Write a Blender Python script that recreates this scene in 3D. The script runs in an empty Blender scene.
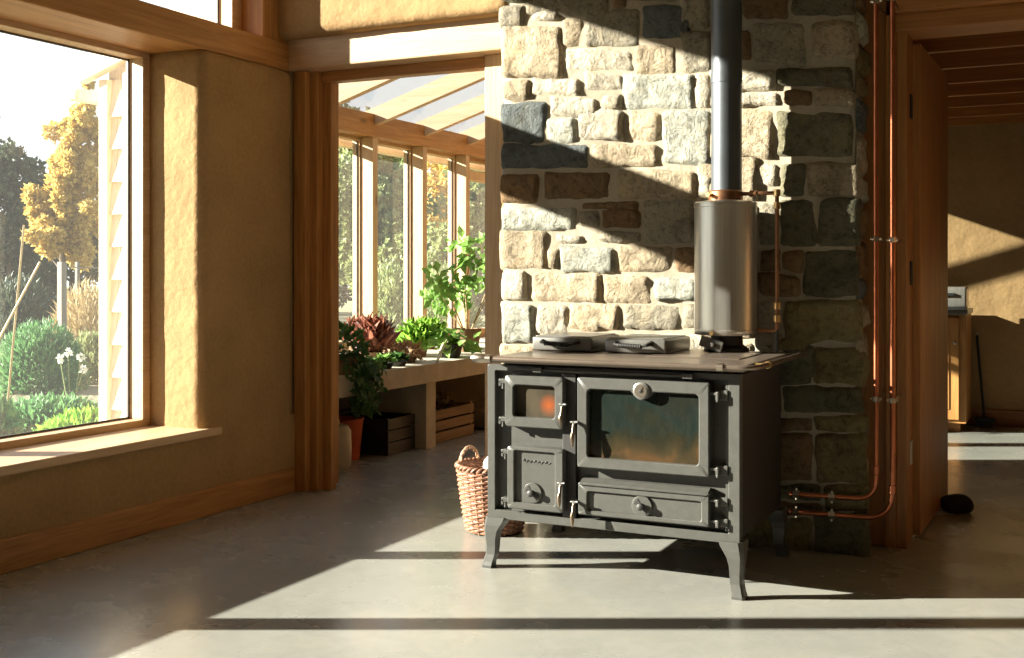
import bpy, bmesh, math, random
from mathutils import Vector, Matrix, noise
C = bpy.context.scene.collection
PI = math.pi
rnd = random.Random(7)

# ---------------------------------------------------------------- camera geometry (used to read real positions off known planes)
FPX, CAMH, TH = 1134.0, 1.25, math.atan(556 / 1134)
FW = (-math.sin(TH), math.cos(TH)); RT = (math.cos(TH), math.sin(TH))
def aty(u, v, Y):
    a = (u - 512) / FPX; b = (273 - v) / FPX
    r = (FW[0] + a * RT[0], FW[1] + a * RT[1], b); t = Y / r[1]
    return Vector((t * r[0], Y, CAMH + t * r[2]))
def away(u, d, z=0.0):
    a = (u - 512) / FPX
    return Vector((d * (FW[0] + a * RT[0]), d * (FW[1] + a * RT[1]), z))
def zat(v, d): return CAMH + (273 - v) * d / FPX

# ---------------------------------------------------------------- materials
def new_mat(name):
    m = bpy.data.materials.new(name); m.use_nodes = True
    nt = m.node_tree; b = nt.nodes['Principled BSDF']
    return m, nt, b
def ramp(nt, fac, stops):
    r = nt.nodes.new('ShaderNodeValToRGB'); e = r.color_ramp.elements
    while len(e) < len(stops): e.new(.5)
    for i, (p, c) in enumerate(stops): e[i].position = p; e[i].color = (*c, 1)
    nt.links.new(fac, r.inputs[0]); return r.outputs[0]
def coords(nt, scale=(1, 1, 1)):
    t = nt.nodes.new('ShaderNodeTexCoord'); mp = nt.nodes.new('ShaderNodeMapping'); mp.inputs['Scale'].default_value = scale
    nt.links.new(t.outputs['Object'], mp.inputs[0]); return mp.outputs[0]
def noise_n(nt, vec, scale, detail=4, rough=.55, dist=0):
    n = nt.nodes.new('ShaderNodeTexNoise'); n.inputs['Scale'].default_value = scale
    n.inputs['Detail'].default_value = detail; n.inputs['Roughness'].default_value = rough; n.inputs['Distortion'].default_value = dist
    if vec: nt.links.new(vec, n.inputs['Vector'])
    return n.outputs['Fac']
def bump(nt, b, h, strength, dist=.01):
    n = nt.nodes.new('ShaderNodeBump'); n.inputs['Strength'].default_value = strength; n.inputs['Distance'].default_value = dist
    nt.links.new(h, n.inputs['Height']); nt.links.new(n.outputs[0], b.inputs['Normal'])
def math_n(nt, op, a, bb):
    n = nt.nodes.new('ShaderNodeMath'); n.operation = op
    for i, x in enumerate((a, bb)):
        if isinstance(x, (int, float)): n.inputs[i].default_value = x
        else: nt.links.new(x, n.inputs[i])
    return n.outputs[0]
def mixc(nt, fac, a, bb, mode='MIX'):
    n = nt.nodes.new('ShaderNodeMix'); n.data_type = 'RGBA'; n.blend_type = mode
    for idx, x in ((0, fac), (6, a), (7, bb)):
        if isinstance(x, (int, float)): n.inputs[idx].default_value = x
        elif isinstance(x, tuple): n.inputs[idx].default_value = (*x, 1)
        else: nt.links.new(x, n.inputs[idx])
    return n.outputs[2]
def plain(name, col, rough=.6, metal=0, var=.12, scale=12, bmp=.0, bscale=60, spec=.5, coat=0):
    m, nt, b = new_mat(name); v = coords(nt)
    lo = tuple(max(0, c * (1 - var)) for c in col); hi = tuple(min(1, c * (1 + var)) for c in col)
    nt.links.new(ramp(nt, noise_n(nt, v, scale), [(.3, lo), (.7, hi)]), b.inputs['Base Color'])
    b.inputs['Roughness'].default_value = rough; b.inputs['Metallic'].default_value = metal
    b.inputs['Specular IOR Level'].default_value = spec
    if coat: b.inputs['Coat Weight'].default_value = coat
    if bmp: bump(nt, b, noise_n(nt, v, bscale, 5), bmp)
    return m
def wood(name, axis, dark, light, rough=.5, sc=1.0):
    m, nt, b = new_mat(name)
    s = [9 * sc] * 3; s[axis] = .7 * sc
    v = coords(nt, tuple(s))
    g = noise_n(nt, v, 2.2, 5, .62, .9)
    s2 = [60 * sc] * 3; s2[axis] = 1.5 * sc
    f = noise_n(nt, coords(nt, tuple(s2)), 2.0, 3, .6)
    mid = tuple((p + q) / 2 for p, q in zip(dark, light))
    c = ramp(nt, g, [(.32, dark), (.5, mid), (.64, light)])
    c = mixc(nt, .35, c, ramp(nt, f, [(.35, dark), (.65, light)]))
    # knots
    vo = nt.nodes.new('ShaderNodeTexVoronoi'); s3 = [3.2 * sc] * 3; s3[axis] = 1.1 * sc
    nt.links.new(coords(nt, tuple(s3)), vo.inputs['Vector']); vo.inputs['Scale'].default_value = 1.0
    k = ramp(nt, vo.outputs['Distance'], [(.03, (1, 1, 1)), (.09, (0, 0, 0))])
    c = mixc(nt, math_n(nt, 'MULTIPLY', k, .75), c, tuple(x * .35 for x in dark))
    nt.links.new(c, b.inputs['Base Color'])
    b.inputs['Roughness'].default_value = rough
    bump(nt, b, f, .25, .003)
    return m
WD, WL = (.28, .11, .024), (.50, .25, .08)
M = {}
for i, a in enumerate('xyz'): M['wood_' + a] = wood('timber_' + a, i, WD, WL)
for i, a in enumerate('xyz'): M['redwood_' + a] = wood('dark_timber_' + a, i, (.25, .095, .022), (.42, .185, .052))
for i, a in enumerate('xyz'): M['pale_' + a] = wood('pale_timber_' + a, i, (.48, .31, .16), (.66, .47, .28), .6)
for i, a in enumerate('xyz'): M['post_' + a] = wood('sunlit_timber_' + a, i, (.46, .29, .15), (.62, .44, .27))  # paler copy of the timber for parts in sun, brightness put into the colour
M['crate_wood'] = wood('old_crate_wood', 1, (.13, .075, .035), (.27, .17, .09), .8)
M['weathered'] = wood('weathered_timber', 2, (.17, .15, .12), (.27, .24, .20), .8)
def plaster(name, col, var=.16):
    m, nt, b = new_mat(name); v = coords(nt)
    lo = tuple(c * (1 - var) for c in col); hi = tuple(c * (1 + var) for c in col)
    c1 = ramp(nt, noise_n(nt, v, 2.6, 6, .6), [(.3, lo), (.7, hi)])
    c2 = mixc(nt, .22, c1, ramp(nt, noise_n(nt, v, 45, 4, .7), [(.35, tuple(c * .6 for c in col)), (.65, tuple(min(1, c * 1.3) for c in col))]))
    nt.links.new(c2, b.inputs['Base Color']); b.inputs['Roughness'].default_value = .9
    b.inputs['Specular IOR Level'].default_value = .2
    h = math_n(nt, 'ADD', math_n(nt, 'MULTIPLY', noise_n(nt, v, 5, 3), 2.0), math_n(nt, 'MULTIPLY', noise_n(nt, v, 70, 4, .7), .25))
    bump(nt, b, h, .5, .02)
    return m
M['plaster'] = plaster('clay_plaster', (.36, .228, .105))
M['limewash'] = plaster('pale_limewash', (.62, .53, .40), .06)  # pale coat added to unseen ceiling and walls to bounce fill light
M['mortar'] = plaster('lime_mortar', (.33, .285, .215), .2)
# polished concrete floor
m, nt, b = new_mat('polished_concrete'); v = coords(nt)
c1 = ramp(nt, noise_n(nt, v, .9, 6, .62, .6), [(.3, (.225, .225, .205)), (.5, (.270, .274, .250)), (.7, (.32, .31, .265))])
c2 = mixc(nt, .2, c1, ramp(nt, noise_n(nt, v, 9, 6, .7, 1.2), [(.35, (.19, .185, .155)), (.6, (.33, .315, .27))]))
nt.links.new(c2, b.inputs['Base Color'])
nt.links.new(ramp(nt, noise_n(nt, v, 2.5, 4), [(.3, (.20,) * 3), (.7, (.32,) * 3)]), b.inputs['Roughness'])
b.inputs['Specular IOR Level'].default_value = .7
bump(nt, b, noise_n(nt, v, 3, 3), .04, .01)
M['floor'] = m
# building stone with the colour of each block in a colour attribute
m, nt, b = new_mat('field_stone'); v = coords(nt)
at = nt.nodes.new('ShaderNodeAttribute'); at.attribute_name = 'stone'
n1 = ramp(nt, noise_n(nt, v, 7, 6, .65, .8), [(.28, (.42, .40, .36)), (.5, (.95, .95, .95)), (.72, (1.0, .90, .74))])
n2 = ramp(nt, noise_n(nt, v, 38, 5, .7), [(.35, (.38, .37, .35)), (.5, (1, 1, 1))])
c = mixc(nt, .85, at.outputs['Color'], n1, 'MULTIPLY'); c = mixc(nt, .7, c, n2, 'MULTIPLY')
nt.links.new(c, b.inputs['Base Color']); b.inputs['Roughness'].default_value = .88; b.inputs['Specular IOR Level'].default_value = .3
h = math_n(nt, 'ADD', math_n(nt, 'MULTIPLY', noise_n(nt, v, 13, 6, .7, .8), 1.2), math_n(nt, 'MULTIPLY', noise_n(nt, v, 75, 4, .7), .3))
bump(nt, b, h, .9, .022)
M['stone'] = m
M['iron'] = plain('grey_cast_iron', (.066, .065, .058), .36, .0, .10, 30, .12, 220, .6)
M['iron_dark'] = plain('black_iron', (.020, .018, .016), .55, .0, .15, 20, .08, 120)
M['plate'] = plain('polished_hot_plate', (.26, .205, .165), .30, .75, .14, 6, .03, 150)
M['lid'] = plain('brushed_steel_lid', (.17, .165, .15), .36, .5, .10, 25)
M['handle'] = plain('bronzed_handle', (.22, .17, .12), .32, .9, .1, 20)
M['chrome'] = plain('worn_nickel', (.50, .44, .36), .30, 1, .06, 20)
M['flue'] = plain('blued_steel_flue', (.10, .11, .12), .42, .6, .2, 5)
M['copper'] = plain('copper', (.46, .155, .075), .34, 1, .16, 12)
M['aged_copper'] = plain('aged_copper', (.30, .15, .08), .4, .8, .25, 20)
M['brass'] = plain('brass', (.72, .50, .22), .3, 1, .12, 25)
m, nt, b = new_mat('brushed_stainless'); v = coords(nt, (40, 40, 1.2))
nt.links.new(ramp(nt, noise_n(nt, v, 2, 3), [(.3, (.52, .50, .45)), (.7, (.66, .64, .58))]), b.inputs['Base Color'])
b.inputs['Metallic'].default_value = .7; b.inputs['Roughness'].default_value = .28; b.inputs['Anisotropic'].default_value = .5
bump(nt, b, noise_n(nt, coords(nt, (3, 3, 160)), 3, 2), .05, .002); M['steel'] = m
M['concrete'] = plain('cast_concrete', (.50, .46, .36), .85, 0, .14, 7, .2, 50, .2)
M['black_plastic'] = plain('black_plastic', (.018, .018, .017), .5)
M['orange'] = plain('orange_rubber', (.55, .10, .03), .6)
M['canister'] = plain('cream_enamel', (.50, .44, .33), .4)
M['cloth'] = plain('white_linen', (.80, .76, .70), .9, 0, .05)
M['wicker'] = plain('wicker', (.27, .125, .07), .6, 0, .35, 40)
M['wicker_pale'] = plain('peeled_willow', (.38, .22, .13), .6, 0, .2, 40)
M['terracotta'] = plain('brown_clay_pot', (.20, .12, .06), .8)
M['soil'] = plain('soil', (.07, .045, .028), .95, 0, .4, 30, .6, 40)
M['brown_felt'] = plain('dark_brown_felt', (.020, .011, .008), .95)
M['shingle'] = wood('pale_cedar_shingle', 2, (.62, .52, .40), (.80, .72, .60), .8)
M['bark'] = plain('bark', (.13, .10, .07), .95, 0, .3, 20, .5, 30)
M['white'] = plain('white_dial', (.8, .78, .72), .4)
M['seal'] = plain('grey_gasket', (.10, .09, .08), .6)
def leafm(name, a, bb, trans=.45):
    m, nt, b = new_mat(name); v = coords(nt)
    c = ramp(nt, noise_n(nt, v, 3.3, 4, .7), [(.35, a), (.65, bb)])
    c = mixc(nt, .4, c, ramp(nt, noise_n(nt, v, 40, 2, .5), [(.35, a), (.65, bb)]))
    nt.links.new(c, b.inputs['Base Color']); b.inputs['Roughness'].default_value = .55
    t = nt.nodes.new('ShaderNodeBsdfTranslucent'); nt.links.new(c, t.inputs[0])
    mx = nt.nodes.new('ShaderNodeMixShader'); mx.inputs[0].default_value = trans
    nt.links.new(b.outputs[0], mx.inputs[1]); nt.links.new(t.outputs[0], mx.inputs[2])
    nt.links.new(mx.outputs[0], nt.nodes['Material Output'].inputs[0]); return m
M['leaf_bright'] = leafm('lettuce_leaf', (.16, .36, .03), (.38, .62, .10))
M['leaf_green'] = leafm('pepper_leaf', (.13, .30, .05), (.32, .50, .14))
M['leaf_dark'] = leafm('trailing_leaf', (.03, .09, .02), (.10, .21, .05), .3)
M['leaf_red'] = leafm('red_lettuce_leaf', (.20, .055, .035), (.48, .22, .14), .35)
M['leaf_brown'] = leafm('bronze_seedling_leaf', (.28, .15, .07), (.50, .31, .16), .3)
M['leaf_autumn'] = leafm('autumn_leaf', (.46, .29, .05), (.74, .60, .22), .45)
M['leaf_olive'] = leafm('tree_leaf', (.15, .20, .07), (.38, .42, .19), .4)
M['leaf_ever'] = leafm('evergreen_leaf', (.035, .055, .035), (.09, .12, .06), .25)
M['leaf_grass'] = leafm('grass_blade', (.12, .22, .06), (.40, .42, .20), .35)
M['straw'] = leafm('dry_reed', (.42, .32, .16), (.66, .55, .34), .3)
M['petal'] = leafm('white_petal', (.75, .75, .70), (.85, .85, .8), .3)
M['ground'] = None
m, nt, b = new_mat('garden_ground'); v = coords(nt)
c1 = ramp(nt, noise_n(nt, v, .6, 6, .7), [(.35, (.15, .10, .06)), (.5, (.20, .20, .09)), (.65, (.22, .30, .10))])
nt.links.new(mixc(nt, .5, c1, ramp(nt, noise_n(nt, v, 14, 4, .7), [(.3, (.10, .07, .04)), (.7, (.32, .30, .18))])), b.inputs['Base Color'])
b.inputs['Roughness'].default_value = .95; bump(nt, b, noise_n(nt, v, 9, 4), .8, .05); M['ground'] = m
# window glass: clear, thin, mirror-like at grazing angles
m, nt, b = new_mat('window_glass'); nt.nodes.remove(b)
tr = nt.nodes.new('ShaderNodeBsdfTransparent'); tr.inputs[0].default_value = (.95, .965, .95, 1)
gl = nt.nodes.new('ShaderNodeBsdfGlossy'); gl.inputs['Roughness'].default_value = .02
lw = nt.nodes.new('ShaderNodeLayerWeight'); lw.inputs[0].default_value = .5
fr = math_n(nt, 'ADD', math_n(nt, 'MULTIPLY', math_n(nt, 'POWER', lw.outputs['Facing'], 5.0), .6), .03)
mx = nt.nodes.new('ShaderNodeMixShader'); nt.links.new(fr, mx.inputs[0])
nt.links.new(tr.outputs[0], mx.inputs[1]); nt.links.new(gl.outputs[0], mx.inputs[2])
dt = nt.nodes.new('ShaderNodeBsdfTranslucent'); dt.inputs[0].default_value = (1, 1, 1, 1)
m3 = nt.nodes.new('ShaderNodeMixShader'); m3.inputs[0].default_value = .008; nt.links.new(mx.outputs[0], m3.inputs[1]); nt.links.new(dt.outputs[0], m3.inputs[2])
nt.links.new(m3.outputs[0], nt.nodes['Material Output'].inputs[0]); M['glass'] = m
m = m.copy(); m.name = 'roof_glass'; M['roof_glass'] = m
[n for n in m.node_tree.nodes if n.type == 'BSDF_TRANSPARENT'][0].inputs[0].default_value = (.70, .72, .72, 1)
# sooted stove glass; an optional fire glow is painted into its colour
def stoveglass(name, cols, glow=None, glow_col=None, rad=.05):
    m, nt, b = new_mat(name); t = nt.nodes.new('ShaderNodeTexCoord'); v = t.outputs['Object']
    sep = nt.nodes.new('ShaderNodeSeparateXYZ'); nt.links.new(v, sep.inputs[0])
    mp = nt.nodes.new('ShaderNodeMapping'); mp.inputs['Scale'].default_value = (1, 1, .6); nt.links.new(v, mp.inputs[0])
    n = noise_n(nt, mp.outputs[0], 8, 4, .5, .3)
    c = ramp(nt, n, cols)
    if glow:
        g = nt.nodes.new('ShaderNodeVectorMath'); g.operation = 'DISTANCE'; nt.links.new(v, g.inputs[0]); g.inputs[1].default_value = glow
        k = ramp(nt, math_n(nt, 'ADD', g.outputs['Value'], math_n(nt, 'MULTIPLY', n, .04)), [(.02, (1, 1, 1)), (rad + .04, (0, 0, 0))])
        c = mixc(nt, k, c, glow_col)
    nt.links.new(c, b.inputs['Base Color']); b.inputs['Roughness'].default_value = .12
    b.inputs['Specular IOR Level'].default_value = .6
    return m
# ---------------------------------------------------------------- mesh builder
class MB:
    def __init__(s): s.bm = bmesh.new(); s.smooth = False
    def _add(s, b2):
        me = bpy.data.meshes.new('tmp'); b2.to_mesh(me); b2.free(); s.bm.from_mesh(me); bpy.data.meshes.remove(me); return s
    def box(s, x0, x1, y0, y1, z0, z1, bev=0.0, seg=2, rot=None, piv=None):
        b = bmesh.new(); bmesh.ops.create_cube(b, size=1)
        for v in b.verts:
            v.co = Vector(((x0 + x1) / 2 + v.co.x * (x1 - x0), (y0 + y1) / 2 + v.co.y * (y1 - y0), (z0 + z1) / 2 + v.co.z * (z1 - z0)))
        if bev: bmesh.ops.bevel(b, geom=b.edges[:], offset=min(bev, .49 * min(abs(x1 - x0), abs(y1 - y0), abs(z1 - z0))), segments=seg, affect='EDGES', profile=.5)
        if rot is not None:
            p = Vector(piv) if piv else Vector(((x0 + x1) / 2, (y0 + y1) / 2, (z0 + z1) / 2))
            for v in b.verts: v.co = p + rot @ (v.co - p)
        return s._add(b)
    def tube(s, pts, r, seg=10, caps=True):
        pts = [Vector(p) for p in pts]; n = len(pts)
        rs = r if isinstance(r, (list, tuple)) else [r] * n
        b = bmesh.new(); rings = []
        up = None
        for i, p in enumerate(pts):
            t = (pts[min(i + 1, n - 1)] - pts[max(i - 1, 0)]).normalized()
            if up is None:
                up = Vector((0, 0, 1)) if abs(t.z) < .9 else Vector((1, 0, 0))
            a = t.cross(up)
            if a.length < 1e-5: a = t.cross(Vector((0, 1, 0)))
            a.normalize(); c = t.cross(a).normalized(); up = -c if (-c).dot(up) > 0 else c
            up = up
            rings.append([b.verts.new(p + (a * math.cos(k * 2 * PI / seg) + c * math.sin(k * 2 * PI / seg)) * rs[i]) for k in range(seg)])
        for i in range(n - 1):
            # align start index to avoid twisting
            A, B = rings[i], rings[i + 1]
            best = min(range(seg), key=lambda o: (A[0].co - pts[i] - (B[o].co - pts[i + 1])).length)
            flip = (A[1].co - pts[i] - (B[(best + 1) % seg].co - pts[i + 1])).length > (A[1].co - pts[i] - (B[(best - 1) % seg].co - pts[i + 1])).length
            B2 = [B[(best + (-k if flip else k)) % seg] for k in range(seg)]; rings[i + 1] = B2
            for k in range(seg): b.faces.new((A[k], A[(k + 1) % seg], B2[(k + 1) % seg], B2[k]))
        if caps: b.faces.new(rings[0]); b.faces.new(rings[-1][::-1])
        bmesh.ops.recalc_face_normals(b, faces=b.faces[:])
        return s._add(b)
    def lathe(s, prof, c=(0, 0, 0), axis='z', seg=32):
        b = bmesh.new(); c = Vector(c); rings = []
        for r, h in prof:
            ring = []
            for k in range(seg):
                a = k * 2 * PI / seg; x, y = r * math.cos(a), r * math.sin(a)
                p = {'z': (x, y, h), 'y': (x, -h, y), 'x': (h, x, y)}[axis]
                ring.append(b.verts.new(c + Vector(p)))
            rings.append(ring)
        for i in range(len(rings) - 1):
            for k in range(seg): b.faces.new((rings[i][k], rings[i][(k + 1) % seg], rings[i + 1][(k + 1) % seg], rings[i + 1][k]))
        if prof[0][0] > 1e-4: b.faces.new(rings[0])
        if prof[-1][0] > 1e-4: b.faces.new(rings[-1])
        bmesh.ops.remove_doubles(b, verts=b.verts[:], dist=1e-6); bmesh.ops.recalc_face_normals(b, faces=b.faces[:])
        return s._add(b)
    def sphere(s, c, r, seg=16):
        b = bmesh.new(); bmesh.ops.create_uvsphere(b, u_segments=seg, v_segments=max(6, seg // 2), radius=1)
        rr = r if isinstance(r, (tuple, list)) else (r, r, r)
        for v in b.verts: v.co = Vector((c[0] + v.co.x * rr[0], c[1] + v.co.y * rr[1], c[2] + v.co.z * rr[2]))
        return s._add(b)
    def prism(s, poly, axis, a0, a1, bev=0):
        """poly in the two remaining axes (x,z for 'y'; x,y for 'z'; y,z for 'x')."""
        b = bmesh.new()
        def P(p, a): return {'y': (p[0], a, p[1]), 'z': (p[0], p[1], a), 'x': (a, p[0], p[1])}[axis]
        A = [b.verts.new(P(p, a0)) for p in poly]; B = [b.verts.new(P(p, a1)) for p in poly]; n = len(poly)
        b.faces.new(A); b.faces.new(B[::-1])
        for i in range(n): b.faces.new((A[i], B[i], B[(i + 1) % n], A[(i + 1) % n]))
        bmesh.ops.recalc_face_normals(b, faces=b.faces[:])
        if bev: bmesh.ops.bevel(b, geom=b.edges[:], offset=bev, segments=2, affect='EDGES')
        return s._add(b)
    def ring(s, o, i, y0, y1, ro=.012, ri=.01, bev=.004, k=5):
        """flat frame in the XZ plane: outer (x0,x1,z0,z1), inner (x0,x1,z0,z1), front face at y0."""
        def rr(x0, x1, z0, z1, r):
            L = []
            for cx, cz, a0 in ((x1 - r, z1 - r, 0), (x0 + r, z1 - r, 90), (x0 + r, z0 + r, 180), (x1 - r, z0 + r, 270)):
                for j in range(k):
                    a = math.radians(a0 + 90 * j / (k - 1)); L.append((cx + r * math.cos(a), cz + r * math.sin(a)))
            return L
        b = bmesh.new()
        def loop(x0, x1, z0, z1, r, y): return [b.verts.new((p[0], y, p[1])) for p in rr(x0, x1, z0, z1, max(r, .001))]
        ox0, ox1, oz0, oz1 = o; ix0, ix1, iz0, iz1 = i
        L = [loop(ox0, ox1, oz0, oz1, ro, y1), loop(ox0, ox1, oz0, oz1, ro, y0 + bev), loop(ox0 + bev, ox1 - bev, oz0 + bev, oz1 - bev, ro, y0),
             loop(ix0 - bev, ix1 + bev, iz0 - bev, iz1 + bev, ri + bev, y0), loop(ix0, ix1, iz0, iz1, ri, y0 + bev), loop(ix0, ix1, iz0, iz1, ri, y1)]
        n = len(L[0])
        for q in range(len(L)):
            A, B = L[q], L[(q + 1) % len(L)]
            for j in range(n): b.faces.new((A[j], A[(j + 1) % n], B[(j + 1) % n], B[j]))
        bmesh.ops.recalc_face_normals(b, faces=b.faces[:])
        return s._add(b)
    def build(s, name, mat, parent=None, smooth=False):
        me = bpy.data.meshes.new(name); s.bm.to_mesh(me); s.bm.free()
        o = bpy.data.objects.new(name, me); C.objects.link(o)
        me.materials.append(M[mat] if isinstance(mat, str) else mat)
        if smooth:
            for p in me.polygons: p.use_smooth = True
            try: me.set_sharp_from_angle(angle=math.radians(40))
            except Exception: pass
        if parent is not None:
            o.parent = parent
            w = Vector((0, 0, 0)); q = parent
            while q is not None: w = w + q.location; q = q.parent
            me.transform(Matrix.Translation(-w))
        return o
def tag(o, label=None, cat=None, group=None, kind=None):
    if label: o['label'] = label
    if cat: o['category'] = cat
    if group: o['group'] = group
    if kind: o['kind'] = kind
    return o
def thing(name, label, cat, loc=(0, 0, 0), group=None, kind=None):
    o = bpy.data.objects.new(name, None); C.objects.link(o); o.location = loc; o.empty_display_size = .1
    return tag(o, label, cat, group, kind)
def struct(mb, name, mat, label=None, cat=None, smooth=False, parent=None):
    o = mb.build(name, mat, parent, smooth)
    if parent is None: tag(o, label, cat, None, 'structure')
    return o
def copy_tree(o, loc, label=None):
    def cp(x, par):
        c = x.copy(); C.objects.link(c); c.parent = par
        for k in list(x.children): cp(k, c)
        return c
    c = cp(o, None); c.location = loc
    if label: c['label'] = label
    return c
def lump(o, amt, scale, cut=.12):
    """gently uneven hand-trowelled surface: subdivide and displace along normals"""
    me = o.data; b = bmesh.new(); b.from_mesh(me)
    for _ in range(6):
        es = [e for e in b.edges if e.calc_length() > cut]
        if not es: break
        bmesh.ops.subdivide_edges(b, edges=es, cuts=1, use_grid_fill=True)
    b.normal_update()
    for v in b.verts:
        n = noise.noise(v.co * scale) + .5 * noise.noise(v.co * scale * 2.7 + Vector((5, 1, 2)))
        v.co += v.normal * n * amt
    b.to_mesh(me); b.free()
    for p in me.polygons: p.use_smooth = True

# ================================================================ SETTING
XW, XR, YN, ZC = -3.99, 4.4, -2.6, 3.78
WN = .2  # nearest bay of both windows is unseen, added for fill light
struct(MB().box(-5.6, XR + .3, YN - .3, 11.3, -.12, 0), 'floor', 'floor', 'grey polished concrete floor running through all the rooms', 'floor')
struct(MB().box(-4.7, XR + .3, YN - .3, 5.7, ZC, ZC + .2), 'ceiling', 'limewash', 'high ceiling of the main room', 'ceiling')
wl = MB().box(-4.47, -4.02, YN - .3, 5.27, -.1, .405).box(-4.47, XW, YN - .3, WN, .405, ZC).box(-4.47, XW, WN, 5.4, 3.38, ZC)
wl.box(-4.47, -4.0, 5.27, 5.62, -.1, 2.41)
wl = struct(wl, 'wall_left', 'plaster', 'clay plaster wall framing the big window', 'wall')
pb = MB().prism([(YN, -.1), (5.285, -.1), (5.285, 2.418), (4.512, 2.418), (4.512, .442), (YN, .442)], 'x', -4.465, -3.978)
RB = .062
cuts = [(1, YN + .05 + .08 * k) for k in range(int((5.2 - YN) / .08))] + [(2, .05 + .08 * k) for k in range(29)]
cuts += [(ax, v + sg * RB * k / 6) for ax, v, sg in ((1, 4.512, 1), (1, 5.285, -1), (2, 2.418, -1), (0, -3.978, -1)) for k in range(1, 7)] + [(2, .443), (2, .46)]
for ax, q in cuts:
    no = [0, 0, 0]; no[ax] = 1; co_ = [0, 0, 0]; co_[ax] = q
    bmesh.ops.bisect_plane(pb.bm, geom=pb.bm.verts[:] + pb.bm.edges[:] + pb.bm.faces[:], plane_co=co_, plane_no=no)
for v in pb.bm.verts:      # round the free arrises of the pier
    if v.co.z > .4435 and v.co.x > -3.978 - RB - 1e-5:
        cc = Vector((-3.978 - RB, min(max(v.co.y, 4.512 + RB), 5.285 - RB), min(v.co.z, 2.418 - RB)))
        d = v.co - cc
        if d.length > RB: v.co = cc + d.normalized() * RB
pb.bm.normal_update()
for v in pb.bm.verts: v.co += v.normal * .006 * (noise.noise(v.co * 2.6) + .5 * noise.noise(v.co * 7))
struct(pb, 'wall_left_pier', 'plaster', 'rounded ochre plaster pier between the big window and the sunroom doorway, running on under the sill', 'wall', True)
struct(MB().box(-3.992, -3.964, YN, 5.27, 0, .142, .006), 'baseboard_left', 'wood_y', 'timber skirting board along the window wall', 'baseboard')
struct(MB().box(-4.50, -3.985, YN, 5.30, 2.402, 2.556, .006), 'trim_1', 'wood_y', 'heavy timber beam over the big window', 'beam')
struct(MB().box(-4.50, -4.00, 5.03, 5.30, 2.556, ZC, .006), 'trim_2', 'wood_z', 'timber corner post beside the high window', 'post')
# back wall (doorways to sunroom and far room)
wb = MB().box(-4.5, -2.55, 5.17, 5.62, 2.575, ZC + .05, .05, 4)
wb = struct(wb, 'wall_back_upper', 'plaster', 'ochre plaster wall above the sunroom doorway lintel', 'wall', True); lump(wb, .007, 2.4, .09)
struct(MB().box(-2.6, -.86, 5.4, 5.62, 0, ZC).box(-.86, .62, 5.36, 5.62, 2.60, ZC).box(.6, XR, 5.36, 5.62, 0, ZC), 'wall_back', 'plaster', 'plaster wall around the doorway to the far room', 'wall')
struct(MB().box(-4.0, -2.60, 5.24, 5.62, 2.405, 2.582, .008), 'trim_3', 'post_x', 'thick sunlit timber lintel over the sunroom doorway', 'lintel')
struct(MB().box(XR, XR + .3, YN - .3, 11.3, 0, ZC), 'wall_right', 'limewash', 'plaster wall on the far right of the rooms', 'wall')
struct(MB().box(-4.62, XR, YN - .3, YN, 0, ZC), 'wall_front', 'limewash', 'plaster wall behind the viewer', 'wall')
# sunroom door frame
df = thing('door_1', 'timber frame of the open doorway to the sunroom', 'doorway', (-3.3, 5.3, 0), None, 'structure')
MB().box(-3.985, -3.905, 5.285, 5.62, 0, 2.405, .004).build('jamb', 'wood_z', df)
MB().box(-3.905, -3.858, 5.335, 5.42, 0, 2.405, .003).build('jamb', 'wood_z', df)
MB().box(-3.858, -3.802, 5.392, 5.445, 0, 2.37, .004).build('jamb', 'wood_z', df)
MB().box(-2.775, -2.60, 5.33, 5.60, 0, 2.405, .005).build('jamb', 'post_z', df)
MB().box(-3.858, -2.775, 5.37, 5.45, 2.345, 2.405, .004).build('header', 'wood_x', df)
# far-room door frame
d2 = thing('door_2', 'dark timber frame of the open doorway beside the stone pier', 'doorway', (-.7, 5.4, 0), None, 'structure')
MB().box(-.86, -.745, 5.40, 5.62, 0, 2.60, .004).build('jamb', 'redwood_z', d2)
MB().box(-.745, -.70, 5.372, 5.62, 0, 2.42, .004).build('jamb', 'redwood_z', d2)
MB().box(-.70, -.655, 5.39, 5.62, 0, 2.37, .004).build('jamb', 'redwood_z', d2)
MB().box(-.70, .66, 5.33, 5.62, 2.42, 2.60, .006).build('lintel', 'redwood_x', d2)
MB().box(-.70, .62, 5.372, 5.62, 2.345, 2.42, .004).build('header', 'redwood_x', d2)
MB().box(.50, .62, 5.38, 5.62, 0, 2.345, .004).build('jamb', 'redwood_z', d2)
for z in (.42, 1.25, 2.02): MB().box(-.657, -.648, 5.50, 5.56, z - .055, z + .055, .002).build('hinge', 'iron_dark' if z > .5 else 'chrome', d2)
lf = thing('door_3', 'plain wooden door standing open into the far room', 'door', (-.64, 5.58, 0), None, 'structure')
a = MB()
ang = math.radians(-1.6)
a.box(-.665, -.622, 5.63, 6.66, .015, 2.33, .004, rot=Matrix.Rotation(ang, 3, 'Z'), piv=(-.645, 5.63, 0)); a.build('leaf', 'wood_z', lf)
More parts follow.
